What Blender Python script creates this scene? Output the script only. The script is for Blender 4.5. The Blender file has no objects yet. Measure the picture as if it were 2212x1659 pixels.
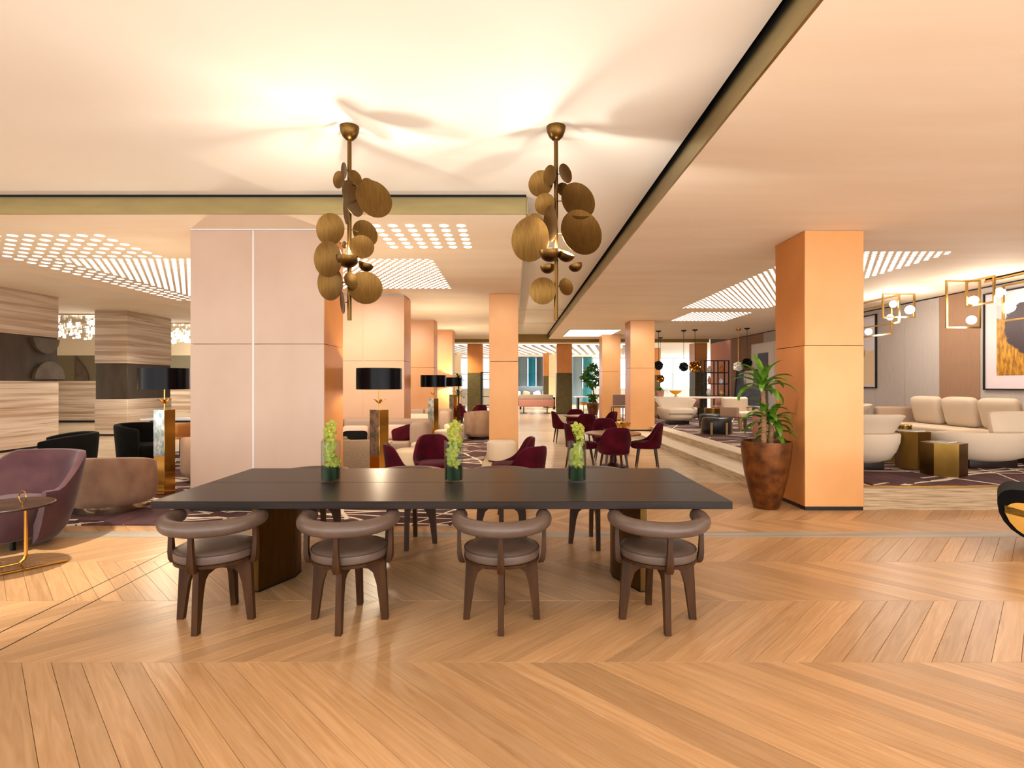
import bpy, bmesh, math, random
from math import sin, cos, pi, radians, sqrt, atan2
from mathutils import Vector, Matrix

sc = bpy.context.scene
COL = sc.collection
random.seed(7)

# ---------------------------------------------------------------- camera
cam_d = bpy.data.cameras.new('camera')
cam_d.sensor_width = 36.0
cam_d.lens = 36.0 * 1160 / 2212
cam_d.clip_end = 200
cam = bpy.data.objects.new('camera', cam_d)
cam.location = (0, 0, 1.5)
cam.rotation_euler = (pi / 2, 0, 0)
COL.objects.link(cam)
sc.camera = cam

# ---------------------------------------------------------------- view
sc.view_settings.view_transform = 'Standard'
sc.view_settings.look = 'None'
sc.view_settings.exposure = 0.22
sc.view_settings.gamma = 1.0
sc.view_settings.use_curve_mapping = False
sc.cycles.max_bounces = 7
sc.cycles.diffuse_bounces = 3
sc.cycles.glossy_bounces = 2
sc.cycles.transmission_bounces = 8
sc.cycles.transparent_max_bounces = 24
sc.cycles.sample_clamp_indirect = 6.0
sc.cycles.adaptive_threshold = 0.09
sc.cycles.caustics_reflective = False
sc.cycles.caustics_refractive = False

# ---------------------------------------------------------------- world
W = bpy.data.worlds.new('world')
sc.world = W
W.use_nodes = True
bg = W.node_tree.nodes['Background']
bg.inputs[0].default_value = (1.0, 0.97, 0.93, 1)
bg.inputs[1].default_value = 3.4


def light(name, typ, loc, energy, color=(1, .9, .78), rot=(0, 0, 0), size=1, size_y=None, spot=60, blend=.6, radius=.1, parent=None):
    d = bpy.data.lights.new(name, typ)
    d.energy = energy
    d.color = color
    if typ == 'AREA':
        d.shape = 'RECTANGLE'
        d.size = size
        d.size_y = size_y or size
    else:
        d.shadow_soft_size = radius
    if typ == 'SPOT':
        d.spot_size = radians(spot)
        d.spot_blend = blend
    o = bpy.data.objects.new(name, d)
    o.location = loc
    o.rotation_euler = rot
    if parent:
        o.parent = parent
    COL.objects.link(o)
    return o


NEUT = (1, .95, .88)
# added fill light behind the camera, no glazing is built there
light('window_daylight', 'AREA', (0, -3.4, 1.7), 90, (1, .97, .94), (pi / 2, 0, 0), 14, 3.0)
# added overhead fill lights out of view, without any fittings
light('lobby_ceiling_light', 'AREA', (-.6, .2, 3.46), 40, NEUT, (0, 0, 0), 5, 1.6)
light('side_lounge_ceiling_light', 'AREA', (7.0, 4.0, 3.3), 60, NEUT, (0, 0, 0), 2.0, 2.0)
# added low uplight behind the camera that brightens the right soffit
light('forecourt_bounce', 'AREA', (6.5, -3.0, .25), 260, (1, .95, .88), (radians(125), 0, 0), 10, 1.4)
light('downlight_by_armchair', 'SPOT', (-4.35, 4.25, 3.48), 700, (1, .93, .8), (0, 0, 0), spot=62, blend=.7, radius=.05)
light('downlight_over_table', 'SPOT', (1.3, 2.2, 3.48), 15, NEUT, (radians(20), 0, 0), spot=95, blend=.9, radius=.12)  # added fill spot out of view, tilted towards the table
light('downlight_over_passage', 'SPOT', (2.6, 5.9, 3.31), 110, NEUT, (0, 0, 0), spot=110, blend=.9, radius=.08)  # added fill spot under the soffit, it has no fitting
for i, (x, y, e) in enumerate(((1.0, 9.0, 90), (1.8, 12.5, 190), (1.0, 16.0, 250), (2.0, 19.5, 300), (.8, 24.5, 480), (2.6, 31, 700), (1.6, 36.5, 1000), (5.2, 36, 1000),
                               (-3, 17.2, 240), (-4.6, 6.9, 60), (-9.5, 9.5, 300), (-9.8, 14.5, 420), (-14, 19.5, 300),
                               (6.6, 10.5, 130), (6.2, 14.6, 430), (6.6, 18.2, 450), (-2.5, 26, 480), (7.5, 27, 600))):
    light('ceiling_downlight', 'SPOT', (x, y, 3.29), e, (1, .93, .83), (0, 0, 0), spot=140, blend=1, radius=.3)  # added spots to brighten the deep room, no fixtures belong to them
# added spots that brighten the column fronts, no fittings behind them
for x, y, e in ((-3, 9.2, 330), (-3, 13.5, 380), (-2.6, 16.6, 200), (3.75, 13.9, 190), (3.65, 18.3, 190), (-.2, 9.4, 60)):
    light('column_wash', 'SPOT', (x, y, 3.29), e, (1, .93, .83), (radians(38), 0, 0), spot=120, blend=1, radius=.3)


# ---------------------------------------------------------------- colour and materials
def lin(c):
    if isinstance(c, str):
        c = c.lstrip('#')
        c = [int(c[i:i + 2], 16) / 255 for i in (0, 2, 4)]
    return tuple((x / 12.92 if x <= .04045 else ((x + .055) / 1.055) ** 2.4) for x in c) + (1.0,)


MATS = {}


def M(name, col, r=.5, m=0.0, col2=None, scale=(4, 4, 4), ramp=(.35, .65), detail=4, bump=0, bscale=None, sheen=0, emit=0, coat=0,
      trans=0, rand=0, ior=1.45, dist=0, spec=.5, alpha=1, rot=(0, 0, 0), sub=0):
    """procedural principled material: colour, optional noise towards col2, optional relief"""
    if name in MATS:
        return MATS[name]
    mt = bpy.data.materials.new(name)
    mt.use_nodes = True
    nt = mt.node_tree
    b = nt.nodes['Principled BSDF']
    I = b.inputs
    I['Base Color'].default_value = lin(col)
    I['Roughness'].default_value = r
    I['Metallic'].default_value = m
    I['IOR'].default_value = ior
    I['Specular IOR Level'].default_value = spec
    if sheen:
        I['Sheen Weight'].default_value = sheen
        I['Sheen Roughness'].default_value = .4
    if coat:
        I['Coat Weight'].default_value = coat
        I['Coat Roughness'].default_value = .1
    if trans:
        I['Transmission Weight'].default_value = trans
    if emit:
        I['Emission Color'].default_value = lin(col)
        I['Emission Strength'].default_value = emit
    if col2 or bump:
        tc = nt.nodes.new('ShaderNodeTexCoord')
        mp = nt.nodes.new('ShaderNodeMapping')
        mp.inputs['Scale'].default_value = scale
        mp.inputs['Rotation'].default_value = rot
        nt.links.new(tc.outputs['Object'], mp.inputs['Vector'])
        vec = mp.outputs['Vector']
        if rand:
            oi = nt.nodes.new('ShaderNodeObjectInfo')
            mu = nt.nodes.new('ShaderNodeMath')
            mu.operation = 'MULTIPLY'
            mu.inputs[1].default_value = 137.0
            nt.links.new(oi.outputs['Random'], mu.inputs[0])
            va = nt.nodes.new('ShaderNodeVectorMath')
            va.operation = 'ADD'
            nt.links.new(vec, va.inputs[0])
            nt.links.new(mu.outputs[0], va.inputs[1])
            vec = va.outputs[0]
        nz = nt.nodes.new('ShaderNodeTexNoise')
        nz.inputs['Scale'].default_value = 1.0
        nz.inputs['Detail'].default_value = detail
        nz.inputs['Distortion'].default_value = dist
        nt.links.new(vec, nz.inputs['Vector'])
        if col2:
            cr = nt.nodes.new('ShaderNodeValToRGB')
            cr.color_ramp.elements[0].position = ramp[0]
            cr.color_ramp.elements[1].position = ramp[1]
            cr.color_ramp.elements[0].color = lin(col)
            cr.color_ramp.elements[1].color = lin(col2)
            nt.links.new(nz.outputs['Fac'], cr.inputs['Fac'])
            out = cr.outputs['Color']
            if rand:
                hs = nt.nodes.new('ShaderNodeHueSaturation')
                mr = nt.nodes.new('ShaderNodeMapRange')
                mr.inputs['To Min'].default_value = 1 - rand
                mr.inputs['To Max'].default_value = 1 + rand * .6
                nt.links.new(oi.outputs['Random'], mr.inputs['Value'])
                nt.links.new(mr.outputs[0], hs.inputs['Value'])
                nt.links.new(out, hs.inputs['Color'])
                out = hs.outputs['Color']
            nt.links.new(out, I['Base Color'])
        if bump:
            bp = nt.nodes.new('ShaderNodeBump')
            bp.inputs['Strength'].default_value = bump
            bp.inputs['Distance'].default_value = .01
            src = nz
            if bscale:
                src = nt.nodes.new('ShaderNodeTexNoise')
                src.inputs['Scale'].default_value = bscale
                src.inputs['Detail'].default_value = 3
                nt.links.new(tc.outputs['Object'], src.inputs['Vector'])
            nt.links.new(src.outputs['Fac'], bp.inputs['Height'])
            nt.links.new(bp.outputs['Normal'], I['Normal'])
    MATS[name] = mt
    return mt


def nodes_of(name):
    mt = bpy.data.materials.new(name)
    mt.use_nodes = True
    MATS[name] = mt
    return mt, mt.node_tree, mt.node_tree.nodes['Principled BSDF']


class NB:
    """tiny shader maths builder"""
    def __init__(s, nt):
        s.nt = nt

    def n(s, t):
        return s.nt.nodes.new(t)

    def put(s, v, sock):
        if hasattr(v, 'is_linked') or hasattr(v, 'links'):
            s.nt.links.new(v, sock)
        else:
            sock.default_value = v

    def math(s, op, a, b=0.0, c=None, clamp=False):
        k = s.n('ShaderNodeMath')
        k.operation = op
        k.use_clamp = clamp
        s.put(a, k.inputs[0])
        s.put(b, k.inputs[1])
        if c is not None:
            s.put(c, k.inputs[2])
        return k.outputs[0]

    def mix(s, f, a, b):
        k = s.n('ShaderNodeMix')
        k.data_type = 'RGBA'
        s.put(f, k.inputs[0])
        s.put(a, k.inputs[6])
        s.put(b, k.inputs[7])
        return k.outputs[2]

    def noise(s, vec, scale=1, detail=4, dist=0):
        k = s.n('ShaderNodeTexNoise')
        k.inputs['Scale'].default_value = scale
        k.inputs['Detail'].default_value = detail
        k.inputs['Distortion'].default_value = dist
        s.nt.links.new(vec, k.inputs['Vector'])
        return k.outputs['Fac']

    def coord(s, scale=(1, 1, 1), rot=(0, 0, 0), kind='Object'):
        tc = s.n('ShaderNodeTexCoord')
        mp = s.n('ShaderNodeMapping')
        mp.inputs['Scale'].default_value = scale
        mp.inputs['Rotation'].default_value = rot
        s.nt.links.new(tc.outputs[kind], mp.inputs['Vector'])
        return mp.outputs['Vector']

    def sep(s, vec):
        k = s.n('ShaderNodeSeparateXYZ')
        s.nt.links.new(vec, k.inputs[0])
        return k.outputs

    def step(s, v, lo, hi):
        k = s.n('ShaderNodeMapRange')
        k.clamp = True
        s.put(v, k.inputs['Value'])
        k.inputs['From Min'].default_value = lo
        k.inputs['From Max'].default_value = hi
        return k.outputs[0]


# oak chevron planks: grain runs along each plank's own x axis
OAK = M('oak_plank', '#bf966c', .34, col2='#a1764a', scale=(1.3, 22, 4), ramp=(.28, .8), detail=8, rand=.2, dist=2.2, bump=.04)
OAKSUB = M('oak_subfloor', '#9a744c', .5)
STONEBAND = M('stone_band', '#a99b88', .45, col2='#807a70', scale=(.7, 14, 4), ramp=(.35, .7), detail=6)
TRAVERT = M('travertine_riser', '#c4ae8e', .5, col2='#86694a', scale=(2.5, 2.5, 60), ramp=(.42, .72), detail=9)
BRASS = M('brass', '#c99a4a', .22, 1, col2='#b98a3e', scale=(3, 3, 3))
AGED = M('aged_brass', '#6b5022', .3, 1, col2='#836430', scale=(4, 4, 2), ramp=(.3, .7))
BRASSL = M('polished_brass', '#cf9c48', .14, 1)
FRAMEB = M('satin_brass_frame', '#b08f55', .28, 1)
BRONZE = M('brushed_bronze', '#5a4120', .36, 1, col2='#6f5229', scale=(70, 70, 5), ramp=(.25, .75), detail=6)
FASCIA = M('fascia_brass', '#b3a678', .33, 1, col2='#a69a70', scale=(1.5, 1.5, 8))
CEIL = M('ceiling_plaster', '#fffaef', .85, col2='#fdf5e7', scale=(.7, .7, .7), bump=.03, bscale=30)
SOFFIT = M('soffit_plaster', '#feeed8', .75, col2='#fae6cc', scale=(.5, 3, .5), detail=6)
SOFFITL = M('lounge_ceiling_plaster', '#f5eadb', .8, col2='#f1e2cf', scale=(.5, 1.5, .5))
BLACK = M('matt_black', '#0d0c0b', .6)
DKMETAL = M('dark_metal', '#1c1a19', .35, .6)
PINKLIT = M('blush_panel', '#bba290', .42, col2='#b29784', scale=(1.6, 1.6, 1.2), ramp=(.3, .75), detail=5)  # pale reflections on the copper fronts, put into the colour
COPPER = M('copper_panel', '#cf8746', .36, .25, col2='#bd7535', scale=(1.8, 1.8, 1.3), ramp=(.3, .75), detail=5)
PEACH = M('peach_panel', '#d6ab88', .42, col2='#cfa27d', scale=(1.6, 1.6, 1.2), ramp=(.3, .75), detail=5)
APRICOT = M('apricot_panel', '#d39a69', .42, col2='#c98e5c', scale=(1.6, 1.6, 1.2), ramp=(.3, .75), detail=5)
COPPERLIT = M('light_copper_panel', '#dba268', .38, .08, col2='#d09257', scale=(1.4, 1.4, 1.0), ramp=(.3, .75), detail=5)  # copper as the fronts catch the light, painted paler than the sides
OLIVE = M('olive_panel', '#5c4d22', .5, col2='#4d401c', scale=(4, 4, 9))
WHITE = M('white_trim', '#cfcac8', .4)
DARKOAK = M('dark_stained_oak', '#261b17', .33, col2='#1a1310', scale=(2.2, 42, 42), ramp=(.35, .7), detail=6, bump=.06, spec=.22)
WALNUT = M('walnut', '#442811', .42, col2='#2b180a', spec=.25, scale=(26, 26, 3.2), ramp=(.3, .7), detail=5)
LEATHER = M('taupe_leather', '#5c4a40', .34, col2='#524138', scale=(9, 9, 9), bump=.06, bscale=240)
PIPING = M('dark_piping', '#3a2b22', .5)
BURG = M('burgundy_velvet', '#4c0a19', .9, col2='#360510', scale=(5, 5, 5), sheen=.06, spec=.1)
BEIGEV = M('taupe_velvet', '#a08068', .85, col2='#836453', scale=(5, 5, 3.5), ramp=(.3, .7), sheen=.12, spec=.1)
MAUVE = M('mauve_velvet', '#523738', .85, col2='#40292e', scale=(3, 3, 3), sheen=.15, spec=.1)
BLACKV = M('black_velvet', '#0b0908', .9, col2='#12100e', scale=(5, 5, 5), sheen=.03, spec=.1)
CREAM = M('cream_linen', '#d3c0a6', .9, col2='#ccb89d', scale=(160, 160, 160), bump=.04, bscale=300, spec=.2)
GREIGE = M('greige_linen', '#ab917c', .9, col2='#a38975', scale=(160, 160, 160), bump=.04, bscale=300, spec=.2)
GREIGED = M('brown_tweed', '#97806a', .9, col2='#7e6854', scale=(90, 90, 90), bump=.08, bscale=400)
IVORY = M('ivory_linen', '#d2bfa9', .9, col2='#cbb8a1', scale=(160, 160, 160), spec=.2)
ROSE = M('rose_leather', '#b27a66', .5)
DARKPL = M('dark_plinth', '#231511', .45)
CHROME = M('polished_plinth', '#b9a88e', .12, 1)


def thin_glass(name, tint, gloss):
    mt = bpy.data.materials.new(name)
    mt.use_nodes = True
    nt = mt.node_tree
    nt.nodes.remove(nt.nodes['Principled BSDF'])
    tr = nt.nodes.new('ShaderNodeBsdfTransparent')
    tr.inputs[0].default_value = lin(tint)
    gl = nt.nodes.new('ShaderNodeBsdfGlossy')
    gl.inputs['Roughness'].default_value = .03
    lw = nt.nodes.new('ShaderNodeLayerWeight')
    lw.inputs['Blend'].default_value = .3
    mx = nt.nodes.new('ShaderNodeMixShader')
    mu = nt.nodes.new('ShaderNodeMath')
    mu.operation = 'MULTIPLY'
    mu.inputs[1].default_value = gloss
    nt.links.new(lw.outputs['Facing'], mu.inputs[0])
    nt.links.new(mu.outputs[0], mx.inputs[0])
    nt.links.new(tr.outputs[0], mx.inputs[1])
    nt.links.new(gl.outputs[0], mx.inputs[2])
    nt.links.new(mx.outputs[0], nt.nodes['Material Output'].inputs['Surface'])
    MATS[name] = mt
    return mt


GLASSM = thin_glass('clear_glass', '#f6faf8', .34)
WATER = thin_glass('vase_water', '#e2ecdf', .06)
GREEN = M('dark_green_leaf', '#17300e', .5, col2='#0a1a06', scale=(18, 18, 18), spec=.15)
LEAF = M('dracaena_leaf', '#3c6414', .4, col2='#5c801c', scale=(22, 22, 4), ramp=(.4, .65))
LEAF2 = M('fig_leaf', '#2f5f18', .4, col2='#4a7f22', scale=(14, 14, 14))
BLOOM = M('orchid_petal', '#6f7b14', .6, col2='#93972e', scale=(40, 40, 40))
LIP = M('orchid_lip', '#bf9440', .55, col2='#7d3c18', scale=(120, 120, 120), ramp=(.5, .7))
TRUNK = M('plant_trunk', '#a07a52', .8, col2='#765636', scale=(20, 20, 60))
SOIL = M('soil', '#2a1c13', .9, col2='#1a120c', scale=(50, 50, 50))
POT = M('copper_pot', '#7c4a20', .34, .55, col2='#4a2812', scale=(9, 9, 9), ramp=(.35, .68), detail=8)
SHADE = M('black_lacquer_shade', '#08080d', .22, spec=.12)
SHADEIN = M('gold_shade_lining', '#c8963a', .3, 1)
SILVER = M('clouded_mirror', '#b9b8b2', .16, .85, col2='#7f8c86', scale=(16, 16, 12), ramp=(.4, .62), detail=8)
BULB = M('warm_bulb', '#ffe2b0', .3, emit=14)
GLOBE = M('frosted_globe', '#fff0d8', .3, emit=9)
DOTL = M('ceiling_light_disc', '#fff2e0', .4, emit=2.6)
for m_ in (BULB, GLOBE, DOTL):
    m_.cycles.emission_sampling = 'NONE'
PAGE = M('paper', '#efe6d8', .7)
INK = M('dark_print', '#2c2624', .6)


# ---------------------------------------------------------------- mesh helpers
class MB:
    def __init__(s):
        s.v = []
        s.f = []

    def add(s, vs, fs):
        o = len(s.v)
        s.v += [tuple(p) for p in vs]
        s.f += [tuple(i + o for i in q) for q in fs]
        return s

    def box(s, x0, x1, y0, y1, z0, z1):
        return s.add([(x0, y0, z0), (x1, y0, z0), (x1, y1, z0), (x0, y1, z0), (x0, y0, z1), (x1, y0, z1), (x1, y1, z1), (x0, y1, z1)],
                     [(0, 3, 2, 1), (4, 5, 6, 7), (0, 1, 5, 4), (1, 2, 6, 5), (2, 3, 7, 6), (3, 0, 4, 7)])

    def rbox(s, x0, x1, y0, y1, z0, z1, r=.01, seg=2, mat=None):
        bm = bmesh.new()
        bmesh.ops.create_cube(bm, size=1)
        for q in bm.verts:
            q.co = Vector(((x0 + x1) / 2 + q.co.x * (x1 - x0), (y0 + y1) / 2 + q.co.y * (y1 - y0), (z0 + z1) / 2 + q.co.z * (z1 - z0)))
        bmesh.ops.bevel(bm, geom=bm.edges[:], offset=r, segments=seg, affect='EDGES', profile=.5)
        bm.verts.index_update()
        vs = [(mat @ q.co) if mat else q.co.copy() for q in bm.verts]
        fs = [[q.index for q in f.verts] for f in bm.faces]
        bm.free()
        return s.add(vs, fs)

    def prism(s, poly, z0, z1):
        n = len(poly)
        vs = [(x, y, z0) for x, y in poly] + [(x, y, z1) for x, y in poly]
        fs = [tuple(range(n - 1, -1, -1)), tuple(range(n, 2 * n))] + [(i, (i + 1) % n, (i + 1) % n + n, i + n) for i in range(n)]
        return s.add(vs, fs)

    def slab(s, poly, mat, t):
        """flat polygon (a,b) extruded by +-t/2 along c, then mapped with mat (a,b,c)->world"""
        n = len(poly)
        vs = [mat @ Vector((a, b, -t / 2)) for a, b in poly] + [mat @ Vector((a, b, t / 2)) for a, b in poly]
        fs = [tuple(range(n - 1, -1, -1)), tuple(range(n, 2 * n))] + [(i, (i + 1) % n, (i + 1) % n + n, i + n) for i in range(n)]
        return s.add(vs, fs)

    def loft(s, rings, cap=True, closed=False):
        n = len(rings[0])
        vs = [p for r in rings for p in r]
        fs = []
        k = len(rings)
        for i in range(k if closed else k - 1):
            a, b = i * n, ((i + 1) % k) * n
            for j in range(n):
                fs.append((a + j, a + (j + 1) % n, b + (j + 1) % n, b + j))
        if cap and not closed:
            fs.append(tuple(range(n - 1, -1, -1)))
            fs.append(tuple(range((k - 1) * n, k * n)))
        return s.add(vs, fs)

    def lathe(s, prof, seg=24, c=(0, 0, 0), sx=1, sy=1, cap=True):
        rings = [[(c[0] + r * sx * cos(2 * pi * j / seg), c[1] + r * sy * sin(2 * pi * j / seg), c[2] + z) for j in range(seg)] for r, z in prof]
        return s.loft(rings, cap)

    def cyl(s, c, r, z0, z1, seg=20, b=0):
        if b:
            return s.lathe([(r - b, z0), (r, z0 + b), (r, z1 - b), (r - b, z1)], seg, (c[0], c[1], 0))
        return s.lathe([(r, z0), (r, z1)], seg, (c[0], c[1], 0))

    def tube(s, path, rad, seg=8, closed=False, cap=True):
        P = [Vector(p) for p in path]
        n = len(P)
        R = rad if isinstance(rad, (list, tuple)) else [rad] * n
        rings = []
        up = None
        for i in range(n):
            if closed:
                t = P[(i + 1) % n] - P[i - 1]
            else:
                t = P[min(i + 1, n - 1)] - P[max(i - 1, 0)]
            t.normalize()
            if up is None:
                up = Vector((0, 0, 1)) if abs(t.z) < .9 else Vector((1, 0, 0))
            u = t.cross(up)
            u.normalize()
            w = u.cross(t)
            up = w
            rings.append([P[i] + (u * cos(2 * pi * j / seg) + w * sin(2 * pi * j / seg)) * R[i] for j in range(seg)])
        return s.loft(rings, cap, closed)

    def bar(s, a, b, w, h=None):
        h = h or w
        a, b = Vector(a), Vector(b)
        t = (b - a).normalized()
        up = Vector((0, 0, 1)) if abs(t.z) < .95 else Vector((0, 1, 0))
        u = t.cross(up).normalized()
        v = u.cross(t)
        r = lambda p: [p + u * w / 2 + v * h / 2, p - u * w / 2 + v * h / 2, p - u * w / 2 - v * h / 2, p + u * w / 2 - v * h / 2]
        return s.loft([r(a), r(b)])

    def taper(s, a, b, wa, wb, da=None, db=None):
        da, db = da or wa, db or wb
        r = lambda p, w, d: [Vector(p) + Vector((sx * w / 2, sy * d / 2, 0)) for sx, sy in ((1, 1), (-1, 1), (-1, -1), (1, -1))]
        return s.loft([r(a, wa, da), r(b, wb, db)])

    def sbox(s, c, sx, sy, sz, e1=.35, e2=.35, nu=24, nv=12, mat=None):
        """super-ellipsoid: pillow or rounded box"""
        pw = lambda x, e: math.copysign(abs(x) ** e, x)
        rings = []
        for i in range(1, nv):
            v = -pi / 2 + pi * i / nv
            rings.append([])
            for j in range(nu):
                u = 2 * pi * j / nu
                p = Vector((sx / 2 * pw(cos(v), e1) * pw(cos(u), e2), sy / 2 * pw(cos(v), e1) * pw(sin(u), e2), sz / 2 * pw(sin(v), e1)))
                if mat:
                    p = mat @ p
                rings[-1].append(p + Vector(c))
        return s.loft(rings)

    def dish(s, c, nrm, R, depth=.0, th=.004, seg=28, k=4, squash=1):
        nrm = Vector(nrm).normalized()
        q = nrm.to_track_quat('Z', 'Y').to_matrix()
        rings = []
        for i in range(k + 1):
            r = R * (1 - i / k * .999)
            z = -depth * (1 - (r / R) ** 2)
            rings.append([Vector(c) + q @ Vector((r * cos(2 * pi * j / seg), r * squash * sin(2 * pi * j / seg), z + th / 2)) for j in range(seg)])
        rings2 = []
        for i in range(k + 1):
            r = R * (1 - i / k * .999)
            z = -depth * (1 - (r / R) ** 2)
            rings2.append([Vector(c) + q @ Vector((r * cos(2 * pi * j / seg), r * squash * sin(2 * pi * j / seg), z - th / 2)) for j in range(seg)])
        return s.loft(rings[::-1] + rings2)

    def bowl(s, c, axis, R, th=.004, seg=24, open_=1.0):
        """hemispherical cup, opening along axis"""
        q = Vector(axis).normalized().to_track_quat('Z', 'Y').to_matrix()
        rings = []
        n = 6
        for i in range(n + 1):
            a = pi / 2 * i / n
            rings.append((R * sin(a) * 1.0 + .0005, -R * cos(a) * open_))
        inner = [(max(r - th, .0004), z + th * .8) for r, z in rings][::-1]
        rr = [[Vector(c) + q @ Vector((r * cos(2 * pi * j / seg), r * sin(2 * pi * j / seg), z)) for j in range(seg)] for r, z in rings + inner]
        return s.loft(rr)

    def tub(s, R, zb, top, th=.06, flare=.04, phim=120, n=30, sx=1.0, sy=1.0, inset=.05, zi=None, mid=.0, fl=None):
        """curved upholstered shell open towards +y; phi=0 is the back (-y)"""
        rings = []
        for i in range(n + 1):
            ph = radians(-phim + 2 * phim * i / n)
            h = top(abs(degrees_(ph)))
            f = flare if fl is None else fl(abs(degrees_(ph)))
            pr = []
            hh = h - zb
            for t in (0, .04, .15, .4, .7, .93):
                r = R + f * t + mid * sin(pi * t) - (inset * (1 - t / .15) ** 2 if t < .15 else 0)
                pr.append((r, zb + hh * t))
            rt = R + f
            pr += [(rt - th * .12, h - th * .1), (rt - th * .5, h), (rt - th * .9, h - th * .12)]
            zin = zb if zi is None else zi
            for t in (.9, .6, .3, 0):
                pr.append((R + f * t * .95 - th + mid * sin(pi * t), zin + (h - zin) * t * .97))
            dx, dy = sin(ph), -cos(ph)
            rings.append([Vector((r * dx * sx, r * dy * sy, z)) for r, z in pr])
        return s.loft(rings)

    def build(s, name, mat, parent=None, loc=None, rz=None, ang=38):
        me = bpy.data.meshes.new(name)
        me.from_pydata(s.v, [], s.f)
        bm = bmesh.new()
        bm.from_mesh(me)
        bmesh.ops.recalc_face_normals(bm, faces=bm.faces[:])
        bm.to_mesh(me)
        bm.free()
        me.polygons.foreach_set('use_smooth', [True] * len(me.polygons))
        me.set_sharp_from_angle(angle=radians(ang))
        me.materials.append(mat)
        return place(name, me, parent, loc, rz)


def degrees_(a):
    return a * 180 / pi


def place(name, me, parent=None, loc=None, rz=None):
    o = bpy.data.objects.new(name, me)
    if parent:
        o.parent = parent
    if loc is not None:
        o.location = loc
    if rz is not None:
        o.rotation_euler = rz if hasattr(rz, '__len__') else (0, 0, rz)
    COL.objects.link(o)
    return o


def tag(o, label, cat, group=None, kind=None):
    o['label'] = label
    o['category'] = cat
    if group:
        o['group'] = group
    if kind:
        o['kind'] = kind
    return o


def thing(name, label, cat, loc=(0, 0, 0), rz=0, group=None, kind=None):
    o = bpy.data.objects.new(name, None)
    o.empty_display_size = .1
    o.location = loc
    o.rotation_euler = (0, 0, rz)
    COL.objects.link(o)
    return tag(o, label, cat, group, kind)


def struct(name, mb, mat, label, cat, parent=None):
    o = mb.build(name, mat, parent)
    if parent is None:
        tag(o, label, cat, kind='structure')
    return o


def kids(o):
    return [c for c in COL.objects if c.parent == o]


def dup(root, loc, rz, label, tree=None):
    r = root.copy()
    COL.objects.link(r)
    r.location = loc
    r.rotation_euler = (0, 0, rz)
    r['label'] = label
    for ch in list(root.children):
        c = ch.copy()
        COL.objects.link(c)
        c.parent = r
        for g in list(ch.children):
            d = g.copy()
            COL.objects.link(d)
            d.parent = c
    return r


def rotm(axis, deg):
    return Matrix.Rotation(radians(deg), 4, axis)


# ================================================================ THE SETTING
# ---- special surface materials
def mat_stonefloor():
    mt, nt, b = nodes_of('pale_stone_planks')
    n = NB(nt)
    v = n.coord((1, 1, 1))
    br = n.n('ShaderNodeTexBrick')
    br.inputs['Color1'].default_value = lin('#d2bda0')
    br.inputs['Color2'].default_value = lin('#c6ae8e')
    br.inputs['Mortar'].default_value = lin('#9c8466')
    br.inputs['Scale'].default_value = 1.0
    br.inputs['Mortar Size'].default_value = .006
    br.inputs['Brick Width'].default_value = 1.5
    br.inputs['Row Height'].default_value = .22
    nt.links.new(v, br.inputs['Vector'])
    nz = n.noise(n.coord((.6, 9, 1)), 1, 6)
    col = n.mix(n.step(nz, .4, .75), br.outputs['Color'], lin('#b89d7c'))
    nt.links.new(col, b.inputs['Base Color'])
    b.inputs['Roughness'].default_value = .22
    return mt


def mat_rug(name, seed):
    mt, nt, b = nodes_of(name)
    n = NB(nt)
    v = n.coord((1, 1, 1))
    base = n.mix(n.step(n.noise(n.coord((7, 2.2, 1)), 1, 5), .35, .7), lin('#3a1c22'), lin('#5d3636'))
    x, y, z = n.sep(v)
    lines = 0.0
    rnd = random.Random(seed)
    # long crossing woven lines, broken up by a mask
    for k in range(14):
        a = rnd.uniform(-.55, .55) + (pi / 2 if k % 4 == 3 else 0)
        per = rnd.uniform(1.4, 2.9)
        wob = n.math('MULTIPLY', n.noise(v, .5, 2), rnd.uniform(.3, .9))
        d = n.math('ADD', n.math('ADD', n.math('MULTIPLY', x, sin(a)), n.math('MULTIPLY', y, cos(a))), wob)
        d = n.math('ADD', d, rnd.uniform(0, 5))
        fr = n.math('PINGPONG', d, per / 2)
        hit = n.math('LESS_THAN', fr, rnd.uniform(.011, .026))
        lines = n.math('MAXIMUM', hit, lines) if k else hit
    mask = n.math('GREATER_THAN', n.noise(n.coord((.55, .55, 1)), 1.7, 2), .42)
    fac = n.math('MULTIPLY', lines, mask)
    col = n.mix(fac, base, lin('#e2d3bd'))
    nt.links.new(col, b.inputs['Base Color'])
    b.inputs['Roughness'].default_value = .95
    bp = n.n('ShaderNodeBump')
    bp.inputs['Strength'].default_value = .3
    bp.inputs['Distance'].default_value = .01
    nt.links.new(n.noise(v, 160, 2), bp.inputs['Height'])
    nt.links.new(bp.outputs['Normal'], b.inputs['Normal'])
    return mt


def mat_marble(name, c1, c2, c3):
    mt, nt, b = nodes_of(name)
    n = NB(nt)
    a = n.noise(n.coord((.3, .3, 11)), 1, 6, .4)
    c = n.noise(n.coord((.5, .5, 26)), 1, 5, .3)
    col = n.mix(n.step(a, .42, .62), lin(c1), lin(c2))
    col = n.mix(n.math('MULTIPLY', n.step(c, .55, .72), .8), col, lin(c3))
    nt.links.new(col, b.inputs['Base Color'])
    b.inputs['Roughness'].default_value = .36
    return mt


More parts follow.
